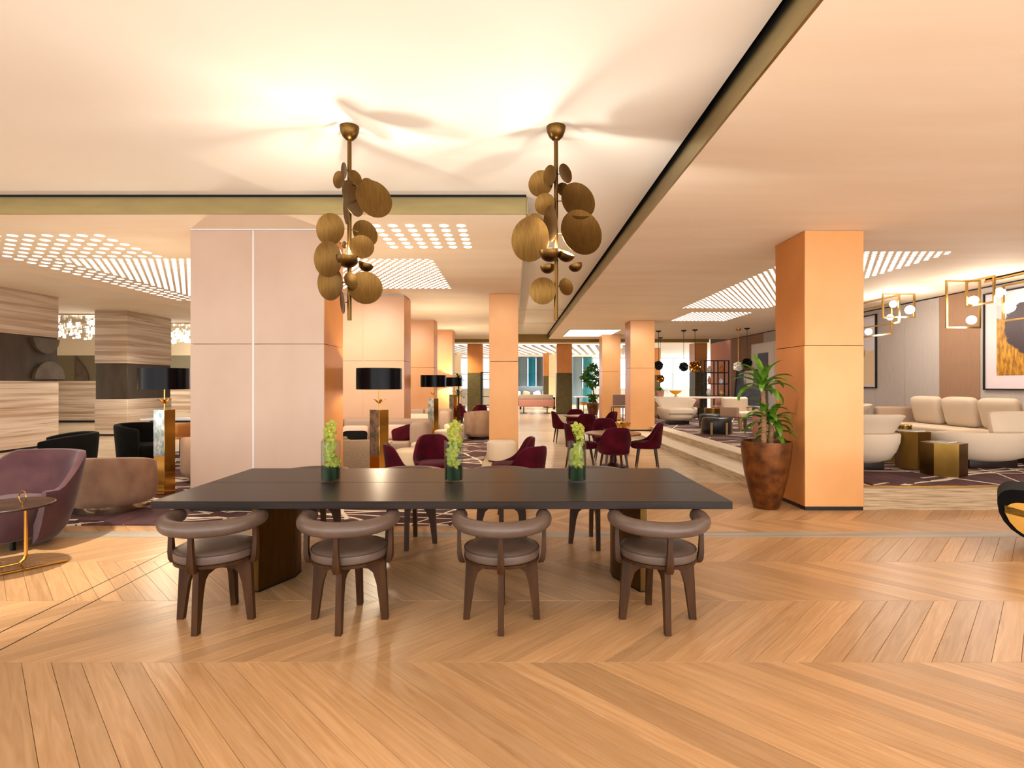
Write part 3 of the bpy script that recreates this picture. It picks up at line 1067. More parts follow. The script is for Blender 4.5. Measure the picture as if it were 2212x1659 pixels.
B2 = [((1186 - 1201) * S, 1.5 + (829 - 546) * S, .085, (-.05, -.02, 1), -.07, 38), ((1222 - 1201) * S, 1.5 + (829 - 550) * S, .07, (.35, -.35, .8), -.06, 14),
      ((1184 - 1201) * S, 1.5 + (829 - 570) * S, .06, (-.1, .1, 1), .07, 0), ((1244 - 1201) * S, 1.5 + (829 - 569) * S, .055, (-.3, .1, 1), .05, 0)]
chandelier('brass disc chandelier hanging over the right half of the long table', .345, 4.21, L2, B2, 2.0)


# ================================================================ LOUNGE FURNITURE
def drum_lamp(label, x, y, rz=59):
    t = thing('floor_lamp', label, 'lamp', (x, y, .012), 0, 'drum lamps on mirrored brass posts')
    a = .088
    q = rotm('Z', rz)
    p = MB().rbox(-a, a, -a, a, .0, 1.14, .003, 1, mat=q).build('post', BRASSL, t)
    # silver plate on the upper part of the face turned to the left
    MB().rbox(-a - .004, -a - .0005, -a + .002, a - .002, .52, 1.142, .001, 1, mat=q).build('mirror_plate', SILVER, p)
    MB().tube([(0, 0, 1.14), (0, 0, 1.62)], .009, 10).build('stem', BRASSL, t)
    m = MB()
    for k in range(5):
        an = 2 * pi * k / 5 + .3
        d = Vector((cos(an), sin(an), 0))
        s_ = Vector((-sin(an), cos(an), 0))
        rg = []
        for r, z, w in ((.008, 1.225, .006), (.03, 1.245, .02), (.055, 1.268, .02), (.085, 1.285, .004)):
            c = d * r + Vector((0, 0, z))
            rg.append([c + s_ * w, c + Vector((0, 0, .004)), c - s_ * w, c - Vector((0, 0, .004))])
        m.loft(rg)
    m.build('petal_ornament', BRASSL, t)
    R = .305
    sh = MB().lathe([(R - .006, 1.415), (R, 1.415), (R, 1.70), (R - .006, 1.70)], 40, cap=False)
    n = 40
    o = len(sh.v) - n
    sh.f += [(j, (j + 1) % n, o + (j + 1) % n, o + j) for j in range(n)]
    so = sh.build('shade', SHADE, t)
    MB().lathe([(R - .007, 1.418), (R - .0065, 1.697)], 40, cap=False).build('shade_lining', SHADEIN, so)
    m = MB()
    for k in range(3):
        an = 2 * pi * k / 3
        m.bar((0, 0, 1.62), (cos(an) * (R - .005), sin(an) * (R - .005), 1.62), .006)
    m.build('spider', BRASSL, so)
    MB().sbox((-.05, -.03, 1.47), .06, .06, .06, 1, 1, 12, 8).build('bulb', BULB, t)
    light('drum_lamp_light', 'POINT', (0, 0, 1.5), 70 if y < 9 else 130, (1, .84, .6), radius=.05, parent=t)
    return t


drum_lamp('black drum lamp on a mirrored brass post left of the wide blush column', -4.71, 7.28, 78)
drum_lamp('black drum lamp on a brass post right of the wide blush column', -1.80, 7.28)
drum_lamp('third black drum lamp on a brass post behind the banquette', -1.89, 12.9)
drum_lamp('smallest and farthest black drum lamp on a gold post', -1.92, 17.5)


# ---- burgundy velvet dining chairs
def velvet_chair(label, loc, rz):
    t = thing('velvet_chair', label, 'chair', loc, rz, 'burgundy velvet chairs')
    top = lambda a: .46 + .35 * (1 / (1 + (a / 66) ** 5))
    MB().tub(.235, .36, top, .05, .045, 118, 28, 1.0, 1.02, .05, .38).build('backrest', BURG, t)
    MB().sbox((0, .03, .42), .47, .52, .13, .5, .55, 24, 10).build('seat', BURG, t)
    for sx in (-1, 1):
        for sy in (-1, 1):
            MB().taper((sx * .2, sy * .19, 0), (sx * .15, sy * .14, .37), .02, .036).build('leg', WALNUT, t)
    return t


vc = velvet_chair('burgundy velvet chair with a tall back behind the middle vase', (-1.02, 7.05, .012), radians(-165))
V = [(-1.2, 6.2, .012, -70, 'burgundy velvet chair seen side-on left of the middle vase'),
     (.02, 7.0, 0, 95, 'burgundy velvet chair leaning right of the middle vase'),
     (.12, 6.15, 0, 40, 'burgundy velvet chair with a low curved back nearest the right of the middle vase'),
     (1.66, 8.75, 0, 5, 'burgundy velvet chair seen from behind at the round wooden table'),
     (2.40, 9.55, 0, 80, 'burgundy velvet chair in profile right of the round wooden table'),
     (1.2, 9.5, 0, -75, 'burgundy velvet chair half hidden behind the right vase'),
     (1.85, 10.65, 0, 175, 'burgundy velvet chair on the far side of the round wooden table'),
     (1.28, 13.7, 0, -85, 'burgundy velvet chair in profile beside the copper column in the middle'),
     (1.72, 12.75, 0, 10, 'burgundy velvet chair seen from behind at the second round table'),
     (2.35, 13.4, 0, 110, 'burgundy velvet chair right of the second round table'),
     (1.75, 14.6, 0, 180, 'burgundy velvet chair at the far side of the second round table'),
     (-1.6, 18.9, .012, -80, 'burgundy velvet chair just beside the farthest drum lamp'),
     (-1.1, 17.9, .012, 20, 'burgundy velvet chair in front of the far half olive column')]
for x, y, z, a, lab in V:
    dup(vc, (x, y, z), radians(a), lab)


def round_table(label, x, y, R, h, z=0, top=None):
    t = thing('round_table', label, 'table', (x, y, z), 0, 'round tables among the velvet chairs')
    MB().lathe([(.02, h - .03), (R - .012, h - .03), (R, h - .018), (R, h - .006), (R - .006, h), (.02, h)], 36).build('table_top', top or WALNUT2, t)
    MB().lathe([(.13, .03), (.06, .08), (.05, h - .1), (.10, h - .03)], 20).build('pedestal', BURGD, t)
    MB().cyl((0, 0), .24, 0, .03, 28, .006).build('base', DKMETAL, t)
    return t


WALNUT2 = M('honey_walnut', '#9a6436', .3, col2='#7c4c26', scale=(3, 24, 6))
BURGD = M('dark_burgundy_metal', '#3a1414', .4, .3)
round_table('round wooden table circled by burgundy chairs right of the right vase', 1.83, 9.72, .5, .62)
round_table('second round wooden table farther along the passage', 1.75, 13.65, .42, .70)
round_table('small round table by the far burgundy chairs and pot plant', -.95, 18.75, .38, .72)
t = thing('green_dish', 'low green leaf arrangement on the round wooden table', 'plant', (1.75, 9.6, .62))
MB().dish((0, 0, .015), (0, 0, 1), .13, .01, .006, 20).build('dish', WHITE, t)
m = MB()
for k in range(14):
    a = k * 2.4
    q = Matrix.Rotation(a, 4, 'Z') @ rotm('Y', -20)
    m.slab([(0, -.008), (.06, -.018), (.13, 0), (.06, .018), (0, .008)], Matrix.Translation((0, 0, .025 + .001 * k)) @ q, .002)
m.build('leaves', LEAF2, t)


# ---- upholstered tub chairs and poufs
def tub_chair(name, label, loc, rz, R, h, mat, plinth, hf=None, z0=.1, flare=.0, phim=128, th=.11, sy=1.0, seatz=.40, group=None, fl=None):
    t = thing(name, label, 'armchair', loc, rz, group)
    top = hf or (lambda a: h - .12 * min(1, a / 125) ** 2)
    MB().tub(R, z0, top, th, flare, phim, 34, 1, sy, .05, z0 + .02, fl=fl).build('shell', mat, t)
    MB().sbox((0, .02, (seatz + z0 + .04) / 2 + .02), (R - th * .6) * 2, (R - th * .6) * 2 * sy, seatz - z0, .3, .8, 28, 12).build('seat_cushion', mat, t)
    MB().lathe([(R * .8, 0), (R * .8, z0 + .02)], 36, sy=sy).build('plinth', plinth, t)
    return t


TG = 'velvet tub armchairs on the plum rug'
tub_chair('tub_chair', 'taupe velvet tub armchair with a polished plinth beside the mauve armchair', (-4.78, 6.42, .012), radians(8), .455, .66, BEIGEV, CHROME, group=TG, z0=.09)
tub_chair('tub_chair', 'taupe velvet tub armchair half hidden behind the left drum lamp', (-4.62, 8.35, .012), radians(-12), .46, .70, BEIGEV, CHROME, group=TG, z0=.09)
tub_chair('tub_chair', 'taupe velvet tub armchair beside the copper column in the middle', (-.86, 14.7, .012), radians(20), .46, .78, BEIGEV, DKMETAL, group=TG, z0=.08)
tub_chair('tub_chair', 'square backed brown tweed tub chair behind the left vase', (-2.42, 8.5, .012), radians(0), .40, .62, GREIGED, DKMETAL, hf=lambda a: .64, group=TG, z0=.04, sy=.95)
tub_chair('wing_chair', 'black velvet wing armchair in front of the striped marble column', (-6.55, 7.75, .012), radians(125), .43, .78, BLACKV, DKMETAL, hf=lambda a: .78 - .10 * min(1, a / 120) ** 3, flare=.05, group='black velvet armchairs', z0=.14, phim=112)
tub_chair('wing_chair', 'black velvet wing armchair behind the left drum lamp', (-6.45, 9.5, .012), radians(-95), .44, .80, BLACKV, DKMETAL, hf=lambda a: .80 - .10 * min(1, a / 120) ** 3, flare=.05, group='black velvet armchairs', z0=.14, phim=112)

# mauve armchair at the left picture edge
t = thing('lounge_chair', 'mauve velvet armchair with a flared back at the left picture edge', 'armchair', (-4.62, 5.0, 0), radians(172))
top = lambda a: .845 - .30 * min(1, max(0, (a - 48) / 45)) ** 1.3
MB().tub(.33, .04, top, .075, .18, 108, 36, 1.05, 1.0, .06, .16, mid=.03).build('shell', MAUVE, t)
MB().sbox((0, .06, .27), .60, .62, .36, .3, .6, 26, 12).build('seat_cushion', MAUVE, t)
for k in range(4):
    a = pi / 4 + k * pi / 2
    MB().taper((.2 * cos(a), .2 * sin(a), 0), (.2 * cos(a), .2 * sin(a), .15), .03, .035).build('leg', DKMETAL, t)

# small side table in front of it
t = thing('side_table', 'small round dark side table with a brass stem and ring handle', 'side table', (-4.13, 4.38, 0))
MB().lathe([(.01, .497), (.31, .497), (.318, .501), (.318, .512), (.312, .516), (.3, .508), (.01, .508)], 44).build('table_top', M('mahogany_tray', '#3a241a', .4, col2='#2b1a12', scale=(3, 20, 3), spec=.2), t)
sx_, sy_ = .12, .05
MB().tube([(sx_, sy_, .50), (sx_, sy_, .09), (sx_ - .006, sy_ - .005, .06), (sx_ - .03, sy_ - .03, .03)], [.013, .013, .013, .012], 10).build('stem', BRASS, t)
MB().tube([(sx_ - .03, sy_ - .03, .032), (sx_ + .10, sy_ - .13, .014)], .009, 8).build('foot_bar', BRASS, t)
MB().tube([(sx_ - .03, sy_ - .03, .032), (-.1, -.14, .014), (-.34, -.12, .014)], .009, 8).build('foot_bar', BRASS, t)
MB().tube([(sx_ - .02, sy_ - .27, .012), (sx_ + .26, sy_ + .1, .012)], .011, 8).build('floor_bar', BRASS, t)
m = MB()
m.tube([(.12 + .048 * cos(2 * pi * k / 28), .02 - .02 * cos(2 * pi * k / 28), .575 + .05 * sin(2 * pi * k / 28)) for k in range(28)], .004, 6, closed=True)
m.tube([(.12, .02, .505), (.12, .02, .527)], .005, 8)
m.build('ring_handle', BRASS, t)


def pouf(label, loc, R, h, mat, group, band=None):
    t = thing('pouf', label, 'pouf', loc, 0, group)
    MB().lathe([(R * .96, .03), (R, .05), (R, h - .05), (R - .015, h - .02), (R - .05, h - .003), (.05, h), (.002, h)], 32).build('cushion', mat, t)
    MB().cyl((0, 0), R * .93, 0, .031, 28).build('plinth', DARKPL, t)
    if band:
        for k in range(band):
            a = -pi / 2 + .35 + 2 * pi * k / band
            MB().taper((R * 1.01 * cos(a), R * 1.01 * sin(a), 0), (R * 1.01 * cos(a), R * 1.01 * sin(a), h * .72), .05, .05, .03, .03).build('leg', M('driftwood', '#9a7a55', .6), t)
    return t


pouf('cream round pouf against the copper column in the middle', (-.2, 10.5, 0), .29, .40, CREAM, 'cream poufs')
pouf('cream round pouf beside the brass post of the second drum lamp', (-1.62, 8.55, .012), .24, .46, CREAM, 'cream poufs')
pouf('cream round pouf between the banquette and burgundy chair', (-1.55, 9.5, .012), .24, .46, CREAM, 'cream poufs')
pouf('cream round pouf in front of the third drum lamp', (-1.52, 12.3, .012), .26, .44, CREAM, 'cream poufs')
pouf('cream round pouf behind the third drum lamp', (-1.5, 13.9, .012), .26, .46, CREAM, 'cream poufs')
pouf('black leather drum pouf with wooden feet on the raised lounge', (4.99, 13.1, .2875), .34, .40, M('black_leather', '#1b1a19', .35), 'black poufs', 6)
pouf('black leather pouf half hidden behind the other black pouf', (5.55, 14.9, .2875), .34, .38, M('black_leather', '#1b1a19', .35), 'black poufs')


# ---- banquette sofas by the columns
def banquette(label, x0, x1, y, h=.80):
    t = thing('banquette_sofa', label, 'sofa', ((x0 + x1) / 2, y, .012), 0, 'greige banquette sofas')
    w = (x1 - x0) / 2
    n = 3
    for k in range(n):
        a, b = -w + 2 * w * k / n, -w + 2 * w * (k + 1) / n
        MB().rbox(a + .004, b - .004, -.02, .22, .30, h, .07, 3).build('back_cushion', GREIGE, t)
    MB().rbox(w - .30, w + .02, -.62, .2, .06, h - .02, .10, 4).build('arm', GREIGE, t)
    MB().rbox(-w, w - .28, -.70, .0, .12, .42, .05, 3).build('seat', GREIGE, t)
    MB().box(-w + .05, w - .05, -.62, .18, 0, .12).build('plinth', DARKPL, t)
    return t


banquette('greige banquette sofa with a rounded end in front of the second blush column', -4.2, -1.62, 10.6)
banquette('smaller greige banquette sofa in front of the third blush column', -4.0, -1.66, 14.9)


def cushion(label, loc, w, h, mat, rot=(0, 0, 0), d=.14, group=None):
    o = MB().sbox((0, 0, 0), w, h, d, .6, .3, 32, 12, mat=rotm('X', 90)).build('cushion', mat)
    o.location = loc
    o.rotation_euler = [radians(a) for a in rot]
    tag(o, label, 'cushion', group)
    return o


PKC = M('dusty_pink_cushion', '#d9b39a', .85)
cushion('pink cushion lying on the banquette left of the drum lamp post', (-3.02, 10.36, .56), .5, .28, PKC, (-20, 0, 0), group='banquette cushions')
cushion('dark cushion at the left of the banquette', (-2.98, 10.18, .50), .46, .24, BLACKV, (-45, 0, 8), group='banquette cushions')
cushion('pink cushion lying on the banquette right of the drum lamp post', (-2.25, 10.34, .57), .5, .3, PKC, (-18, 0, 0), group='banquette cushions')
cushion('burgundy cushion at the rounded end of the banquette', (-2.08, 10.2, .55), .42, .30, BURG, (-25, -18, -8), group='banquette cushions')
cushion('pink cushion on the smaller banquette', (-2.55, 14.6, .56), .55, .26, PKC, (-20, 0, 0), group='banquette cushions')
t = thing('coffee_table', 'low cream coffee table with magazines in front of the banquette', 'table', (-2.55, 9.25, .012))
MB().rbox(-.42, .42, -.3, .3, .44, .48, .01, 2).build('table_top', M('cream_lacquer', '#e9d8c6', .35), t)
for sx in (-1, 1):
    MB().box(sx * .3 - .03, sx * .3 + .03, -.22, .22, 0, .44).build('leg', DKMETAL, t)
o = MB().rbox(-.15, .15, -.11, .11, 0, .012, .002, 1).build('magazine', PAGE, None, (-2.35, 9.2, .4925), .2)
tag(o, 'white open magazine on the low coffee table', 'magazine')
t = thing('orchid_dish', 'small yellow orchid lying on the low coffee table', 'flowers', (-2.78, 9.1, .4925))
MB().lathe([(.002, 0), (.05, 0), (.065, .03), (.06, .03), (.002, .008)], 18).build('dish', DKMETAL, t)
for k in range(3):
    o = place('bloom', BLM, t, (-.02 + .025 * k, -.01 * k, .045), (.4, .5 * k - .5, k))
    o.scale = (1.2, 1.2, 1.2)
t = thing('coffee_table', 'low pale coffee table with a green flower beside the mauve armchair', 'table', (-6.05, 6.75, .012))
MB().cyl((0, 0), .5, .42, .45, 36, .008).build('table_top', M('grey_lacquer', '#8d7d78', .3), t)
MB().lathe([(.22, 0), (.22, .02), (.05, .04), (.05, .42)], 24).build('pedestal', DKMETAL, t)
t = thing('orchid_dish', 'small green flower at the left picture edge on the low table', 'flowers', (-6.22, 6.6, .462))
MB().lathe([(.002, 0), (.05, 0), (.065, .05), (.06, .05), (.002, .008)], 18).build('dish', DKMETAL, t)
for k in range(5):
    o = place('bloom', BLM, t, (-.03 + .02 * k, -.02 + .01 * (k % 3), .07 + .015 * (k % 2)), (.5 * (k % 3) - .3, .4 * k - .8, k))
    o.scale = (1.3, 1.3, 1.3)
t = thing('bar_table', 'white topped table behind the black armchair beyond the wide column', 'table', (-7.2, 11.6, .012))
MB().rbox(-.6, .9, -.35, .35, .72, .76, .008, 1).build('table_top', WHITE, t)
for sx in (-.45, .7):
    MB().box(sx - .04, sx + .04, -.2, .2, 0, .72).build('leg', DKMETAL, t)
t = thing('wood_chair', 'orange brown chair under the white topped table', 'chair', (-6.75, 11.0, .012))
MB().tub(.24, .40, lambda a: .70, .04, .03, 100, 20).build('backrest', COPPER, t)
MB().cyl((0, 0), .24, .38, .44, 24, .01).build('seat', COPPER, t)
for k in range(4):
    a = pi / 4 + k * pi / 2
    MB().taper((.2 * cos(a), .2 * sin(a), 0), (.15 * cos(a), .15 * sin(a), .38), .02, .03).build('leg', DKMETAL, t)

# ---- tall potted dracaena by the copper column
t = thing('planter', 'tall tapered mottled copper planter beside the copper column', 'planter', (3.09, 6.53, 0))
MB().lathe([(.002, 0), (.14, 0), (.145, .005), (.20, .2), (.245, .4), (.275, .6), (.288, .75), (.29, .81), (.275, .81), (.268, .74), (.002, .74)], 44).build('pot', POT, t)
MB().cyl((0, 0), .266, .735, .755, 30).build('soil', SOIL, t)
t = thing('dracaena', 'tall leafy dracaena growing in the copper planter', 'plant', (3.09, 6.53, .755))
MB().tube([(-.045, -.03, -.02), (-.04, -.03, .3), (-.05, -.02, .72)], [.034, .03, .028], 10).build('trunk', TRUNK, t)
MB().tube([(.065, .02, -.02), (.075, .03, .3)], [.034, .028], 10).build('trunk', TRUNK, t)


def strap_leaf(base, az, L, w, elev, droop, mat, parent):
    d = Vector((cos(az), sin(az), 0))
    s_ = Vector((-sin(az), cos(az), 0))
    rg = []
    p = Vector(base)
    el = elev
    n = 9
    for i in range(n + 1):
        t_ = i / n
        ww = w * (sin(pi * min(1, t_ * .82 + .16)) ** .7) if t_ < 1 else .001
        up = Vector((0, 0, cos(el))) - d * sin(el)
        rg.append([p + s_ * ww / 2 + up * ww * .18, p + up * .001, p - s_ * ww / 2 + up * ww * .18, p - up * .002])
        p = p + (d * cos(el) + Vector((0, 0, sin(el)))) * L / n
        el -= droop / n * (1 + t_ * 1.4)
    return MB().loft(rg).build('leaf', mat, parent)


rnd = random.Random(4)
for (bx, by, bz, n, L0, up) in ((-.05, -.02, .72, 20, .42, 1), (.075, .03, .30, 18, .36, .8), (-.045, -.03, .38, 8, .30, .6), (.10, .03, .14, 7, .28, .3)):
    for k in range(n):
        az = k * 2.399 + rnd.uniform(-.2, .2)
        f = k / n
        L_ = L0 * rnd.uniform(.75, 1.1)
        if cos(az) > .2 and sin(az) > -.6:
            L_ = min(L_, (.34 - bx) / cos(az))
        strap_leaf((bx + .015 * cos(az), by + .015 * sin(az), bz - .06 + .10 * f), az, L_, .085 * rnd.uniform(.8, 1.15), radians(10 + 70 * f * up + rnd.uniform(-8, 8)), radians(75 - 35 * f), LEAF, t)


# ================================================================ RAISED LOUNGE ON THE RIGHT
ZP = .2875


def shell_chair(label, loc, rz, sx=1.0, upper=True, group='cream shell lounge chairs', mat=None):
    mat = mat or IVORY
    t = thing('shell_chair', label, 'armchair', loc, rz, group)
    MB().tub(.36, .09, lambda a: .53 - .05 * min(1, a / 140) ** 2, .07, .16, 142, 36, sx, .95, .14, .14, mid=.05).build('lower_shell', mat, t)
    if upper:
        MB().tub(.43, .50, lambda a: .80 - .06 * min(1, a / 78) ** 3, .10, .15, 76, 26, sx, .95, .0, .40).build('upper_back', mat, t)
    MB().sbox((0, .05, .40), .80 * sx, .80, .20, .45, .6, 30, 12).build('seat_cushion', mat, t)
    MB().sbox((0, .02, .27), .84 * sx, .80, .33, .7, .8, 30, 12).build('seat_base', mat, t)
    MB().rbox(-.26 * sx, .26 * sx, -.22, .22, 0, .13, .02, 2).build('plinth', DARKPL, t)
    return t


shell_chair('cream shell lounge chair seen from behind beside the copper column', (4.98, 7.8, ZP), 0, 1.1)
shell_chair('wide cream shell loveseat at the right picture edge of the lounge', (6.93, 7.95, ZP), radians(3), 1.42, False)
shell_chair('cream shell lounge chair behind the other one near the long sofa', (7.0, 11.4, ZP), radians(70))
shell_chair('cream lounge chair facing the viewer past the lounge steps', (4.98, 16.2, ZP), pi, 1.15)
cushion('square cream cushion on the wide loveseat', (7.2, 7.72, .93), .74, .36, IVORY, (-12, 0, 4), .16, 'cream lounge cushions')

# armchair with timber legs near the paintings
t = thing('armchair', 'cream armchair with timber legs below the leaning painting', 'armchair', (6.1, 14.2, ZP), radians(200))
MB().rbox(-.42, .42, -.36, -.22, .36, .86, .06, 3).build('backrest', IVORY, t)
MB().rbox(-.40, .40, -.3, .36, .34, .48, .05, 3).build('seat', IVORY, t)
for sx in (-1, 1):
    MB().rbox(sx * .42 - .05, sx * .42 + .05, -.34, .3, .34, .62, .04, 3).build('arm', GREIGE, t)
    for sy in (-1, 1):
        MB().taper((sx * .38, sy * .32, 0), (sx * .34, sy * .27, .36), .05, .08).build('leg', M('driftwood', '#9a7a55', .6), t)
tub_chair('tub_chair', 'rose coloured tub chair partly hidden by the dracaena', (5.72, 11.9, ZP), radians(0), .36, .6, M('rose_velvet', '#b98169', .75), DARKPL, hf=lambda a: .60, z0=.02, group='lounge tub chairs')

# long sofa against the panelled wall
t = thing('long_sofa', 'long cream sofa against the grey panelled wall', 'sofa', (8.3, 9.3, ZP))
MB().rbox(-.62, .3, -2.0, 2.0, .30, .42, .04, 3).build('seat', IVORY, t)
MB().rbox(-.6, .3, -1.98, 1.98, .14, .29, .02, 2).build('base_rail', CREAM, t)
MB().rbox(.28, .5, -2.0, 2.0, .14, .72, .05, 3).build('backrest', GREIGE, t)
MB().rbox(-.62, .5, 1.98, 2.14, .14, .74, .05, 3).build('arm', GREIGE, t)
MB().box(-.5, .4, -1.9, 2.0, 0, .14).build('plinth', DARKPL, t)
for k, (y, lab) in enumerate(((10.75, 'farthest of the big square cushions on the long sofa'), (9.95, 'second big square cushion on the long sofa'), (9.15, 'third big square cushion on the long sofa behind the loveseat'), (8.3, 'big square cushion on the long sofa cut by the right picture edge'))):
    cushion(lab, (8.33, y, .985), .72, .56, IVORY, (-14, 0, 90), .24, 'cream lounge cushions')


def hex_table(label, x, y, R, h, rot, cyl=False):
    t = thing('brass_side_table', label, 'side table', (x, y, ZP), 0, 'brass drum side tables')
    if cyl:
        MB().cyl((0, 0), R, 0, h - .015, 32, .004).build('drum', AGED, t)
        MB().cyl((0, 0), R + .004, h - .0148, h, 32, .003).build('table_top', BRASSL, t)
    else:
        pts = [(R * cos(rot + k * pi / 3) * (1 + .06 * (k % 2)), R * sin(rot + k * pi / 3)) for k in range(6)]
        for k in range(6):
            a, b = Vector(pts[k] + (0,)), Vector(pts[(k + 1) % 6] + (0,))
            MB().prism([pts[k], pts[(k + 1) % 6], (pts[(k + 1) % 6][0] * .93, pts[(k + 1) % 6][1] * .93), (pts[k][0] * .93, pts[k][1] * .93)], 0, h - .013).build('side_plate', AGED, t)
        MB().prism([(p[0] * 1.01, p[1] * 1.01) for p in pts], h - .0125, h).build('table_top', AGED, t)
    return t


hex_table('low hexagonal brass side table nearest the platform edge', 5.78, 7.2, .25, .43, .55)
hex_table('taller dark brass hexagonal side table behind the cream shell chair', 5.80, 7.78, .21, .53, .2)
hex_table('third brass hexagonal side table between the lounge chairs', 5.95, 8.5, .26, .50, .4)
hex_table('slim ribbed brass drum table behind the hexagonal ones', 6.38, 8.75, .11, .55, 0, True)
for x, y, z, a, lab in ((5.8, 7.22, ZP + .43, .5, 'striped magazine on the low hexagonal brass table'), (5.8, 7.78, ZP + .53, .4, 'striped magazine on the taller hexagonal brass table')):
    t = thing('magazine', lab, 'magazine', (x, y, z), a, 'magazines on the brass tables')
    MB().rbox(-.13, .13, -.1, .1, 0, .01, .002, 1).build('pages', PAGE, t)
    for k in range(3):
        MB().box(-.12 + .09 * k, -.075 + .09 * k, -.095, .095, .0101, .0112).build('printed_stripe', INK, t)
hex_table('brass drum table behind the black pouf', 5.86, 15.6, .26, .52, 0, True)
hex_table('shorter brass drum table behind the black pouf', 6.3, 16.2, .24, .46, 0, True)

# black and brass rounded bench at the right picture edge
t = thing('rounded_bench', 'black velvet bench with a brass shell cut by the right picture edge', 'bench', (5.01, 4.62, 0), radians(-42))


def bench_loop(x0, x1, z0, z1, r, y):
    pts = []
    for cx, cz, a0 in ((x0 + r, z0 + r, 180), (x1 - r, z0 + r, 270), (x1 - r, z1 - r * .35, 0), (x0 + r * .35, z1 - r * .35, 90)):
        rr = r if a0 in (180, 270) else r * .35
        for k in range(7):
            a = radians(a0 + 90 * k / 6)
            pts.append(Vector((cx + rr * cos(a), y, cz + rr * sin(a))))
    return pts


MB().loft([bench_loop(-.62, .9, .12, .565, .31, y) for y in (-.28, .28)]).build('padded_body', BLACKV, t)
MB().loft([bench_loop(-.575, .82, .13, .455, .29, y) for y in (-.292, -.281)]).build('brass_side', BRASS, t)
MB().loft([bench_loop(-.575, .82, .13, .455, .29, y) for y in (.281, .292)]).build('brass_side', BRASS, t)
MB().box(-.1, .5, -.18, .18, 0, .125).build('foot', DKMETAL, t)


# ---- framed pictures
def mat_art(name, kind):
    mt, nt, b = nodes_of(name)
    n = NB(nt)
    v = n.coord()
    x, y, z = n.sep(v)
    if kind == 1:      # gold ground with a plum disc over it
        gold = n.mix(n.step(n.noise(n.coord((1, 9, 3)), 2, 8), .35, .6), lin('#d39a2c'), lin('#8a5a17'))
        sky = n.mix(n.step(n.noise(v, 2, 4), .4, .6), lin('#e9d8d3'), lin('#c9b6b8'))
        w = n.noise(v, 3, 6)
        zz = n.math('ADD', z, n.math('MULTIPLY', w, .5))
        base = n.mix(n.step(zz, .62, .66), gold, sky)
        yy = n.math('ADD', n.math('MULTIPLY', y, y), 0)
        z2 = n.math('SUBTRACT', z, .22)
        d = n.math('SQRT', n.math('ADD', yy, n.math('MULTIPLY', z2, n.math('MULTIPLY', z2, 1.5))))
        d = n.math('ADD', d, n.math('MULTIPLY', n.noise(v, 9, 6), .16))
        col = n.mix(n.step(d, .74, .71), base, lin('#33242a'))
    elif kind == 2:    # pale ground, dark form
        col = n.mix(n.step(n.math('ADD', z, n.math('MULTIPLY', n.noise(v, 3, 3), .6)), .3, .34), lin('#e6cda6'), lin('#e9e2e6'))
        d = n.math('SQRT', n.math('ADD', n.math('MULTIPLY', y, y), n.math('MULTIPLY', z, z)))
        col = n.mix(n.step(n.math('ADD', d, n.math('MULTIPLY', n.noise(v, 6, 4), .2)), .52, .5), col, lin('#a58a52'))
    elif kind == 3:    # dark blue with a pale arch
        col = n.mix(n.step(n.noise(n.coord((2, 3, 9)), 1, 6), .4, .7), lin('#3d3a44'), lin('#5d5a62'))
        z2 = n.math('SUBTRACT', z, .62)
        d = n.math('SQRT', n.math('ADD', n.math('MULTIPLY', y, y), n.math('MULTIPLY', z2, z2)))
        col = n.mix(n.step(n.math('ADD', d, n.math('MULTIPLY', n.noise(v, 7, 4), .3)), .60, .55), col, lin('#ece0cf'))
        col = n.mix(n.math('MULTIPLY', n.step(n.noise(n.coord((1, 5, 2)), 1, 3), .58, .64), .8), col, lin('#3b5a9c'))
    else:
        col = n.mix(n.step(n.math('ABSOLUTE', y), .40, .39), lin('#efe6da'), lin('#4a4a63'))
        col = n.mix(n.step(z, .3, .34), col, lin('#efe6da'))
    nt.links.new(col, b.inputs['Base Color'])
    b.inputs['Roughness'].default_value = .5
    return mt


def picture(label, x, y0, y1, z0, z1, art, frame, matb, m_=.0, lean=0):
    yc, zc = (y0 + y1) / 2, (z0 + z1) / 2
    a, b = (y1 - y0) / 2, (z1 - z0) / 2
    t = thing('framed_picture', label, 'picture', (x, yc, zc), 0, 'pictures on the panelled wall')
    t.rotation_euler = (0, radians(lean), 0)
    f = .025
    m = MB()
    for q in ((-a, a, -b, -b + f), (-a, a, b - f, b), (-a, -a + f, -b + f, b - f), (a - f, a, -b + f, b - f)):
        m.box(-.045, .0, q[0], q[1], q[2], q[3])
    m.build('frame', frame, t)
    MB().box(-.02, -.001, -a + f, a - f, -b + f, b - f).build('mat_board', matb, t)
    MB().box(-.024, -.0202, -a + f + m_, a - f - m_, -b + f + m_, b - f - m_).build('artwork', art, t)
    return t


MATB = M('pink_mat_board', '#e3d2d6', .7)
picture('large framed abstract in gold and plum on the panelled wall', 8.845, 7.9, 10.04, 1.39, 3.18, mat_art('gold_plum_art', 1), BLACK, MATB, .24)
picture('framed pale abstract partly hidden by the copper column', 8.845, 13.0, 14.7, 1.4, 3.2, mat_art('pale_art', 2), BLACK, MATB, .06)
picture('white framed picture with a dark square behind the dracaena leaves', 8.845, 18.0, 19.75, 1.6, 2.95, mat_art('square_art', 4), WHITE, PAGE, .1)
picture('dark blue painting with a pale arch leaning by the wall', 8.62, 18.5, 20.7, .30, 2.02, mat_art('arch_art', 3), BLACK, PAGE, .0, 5)


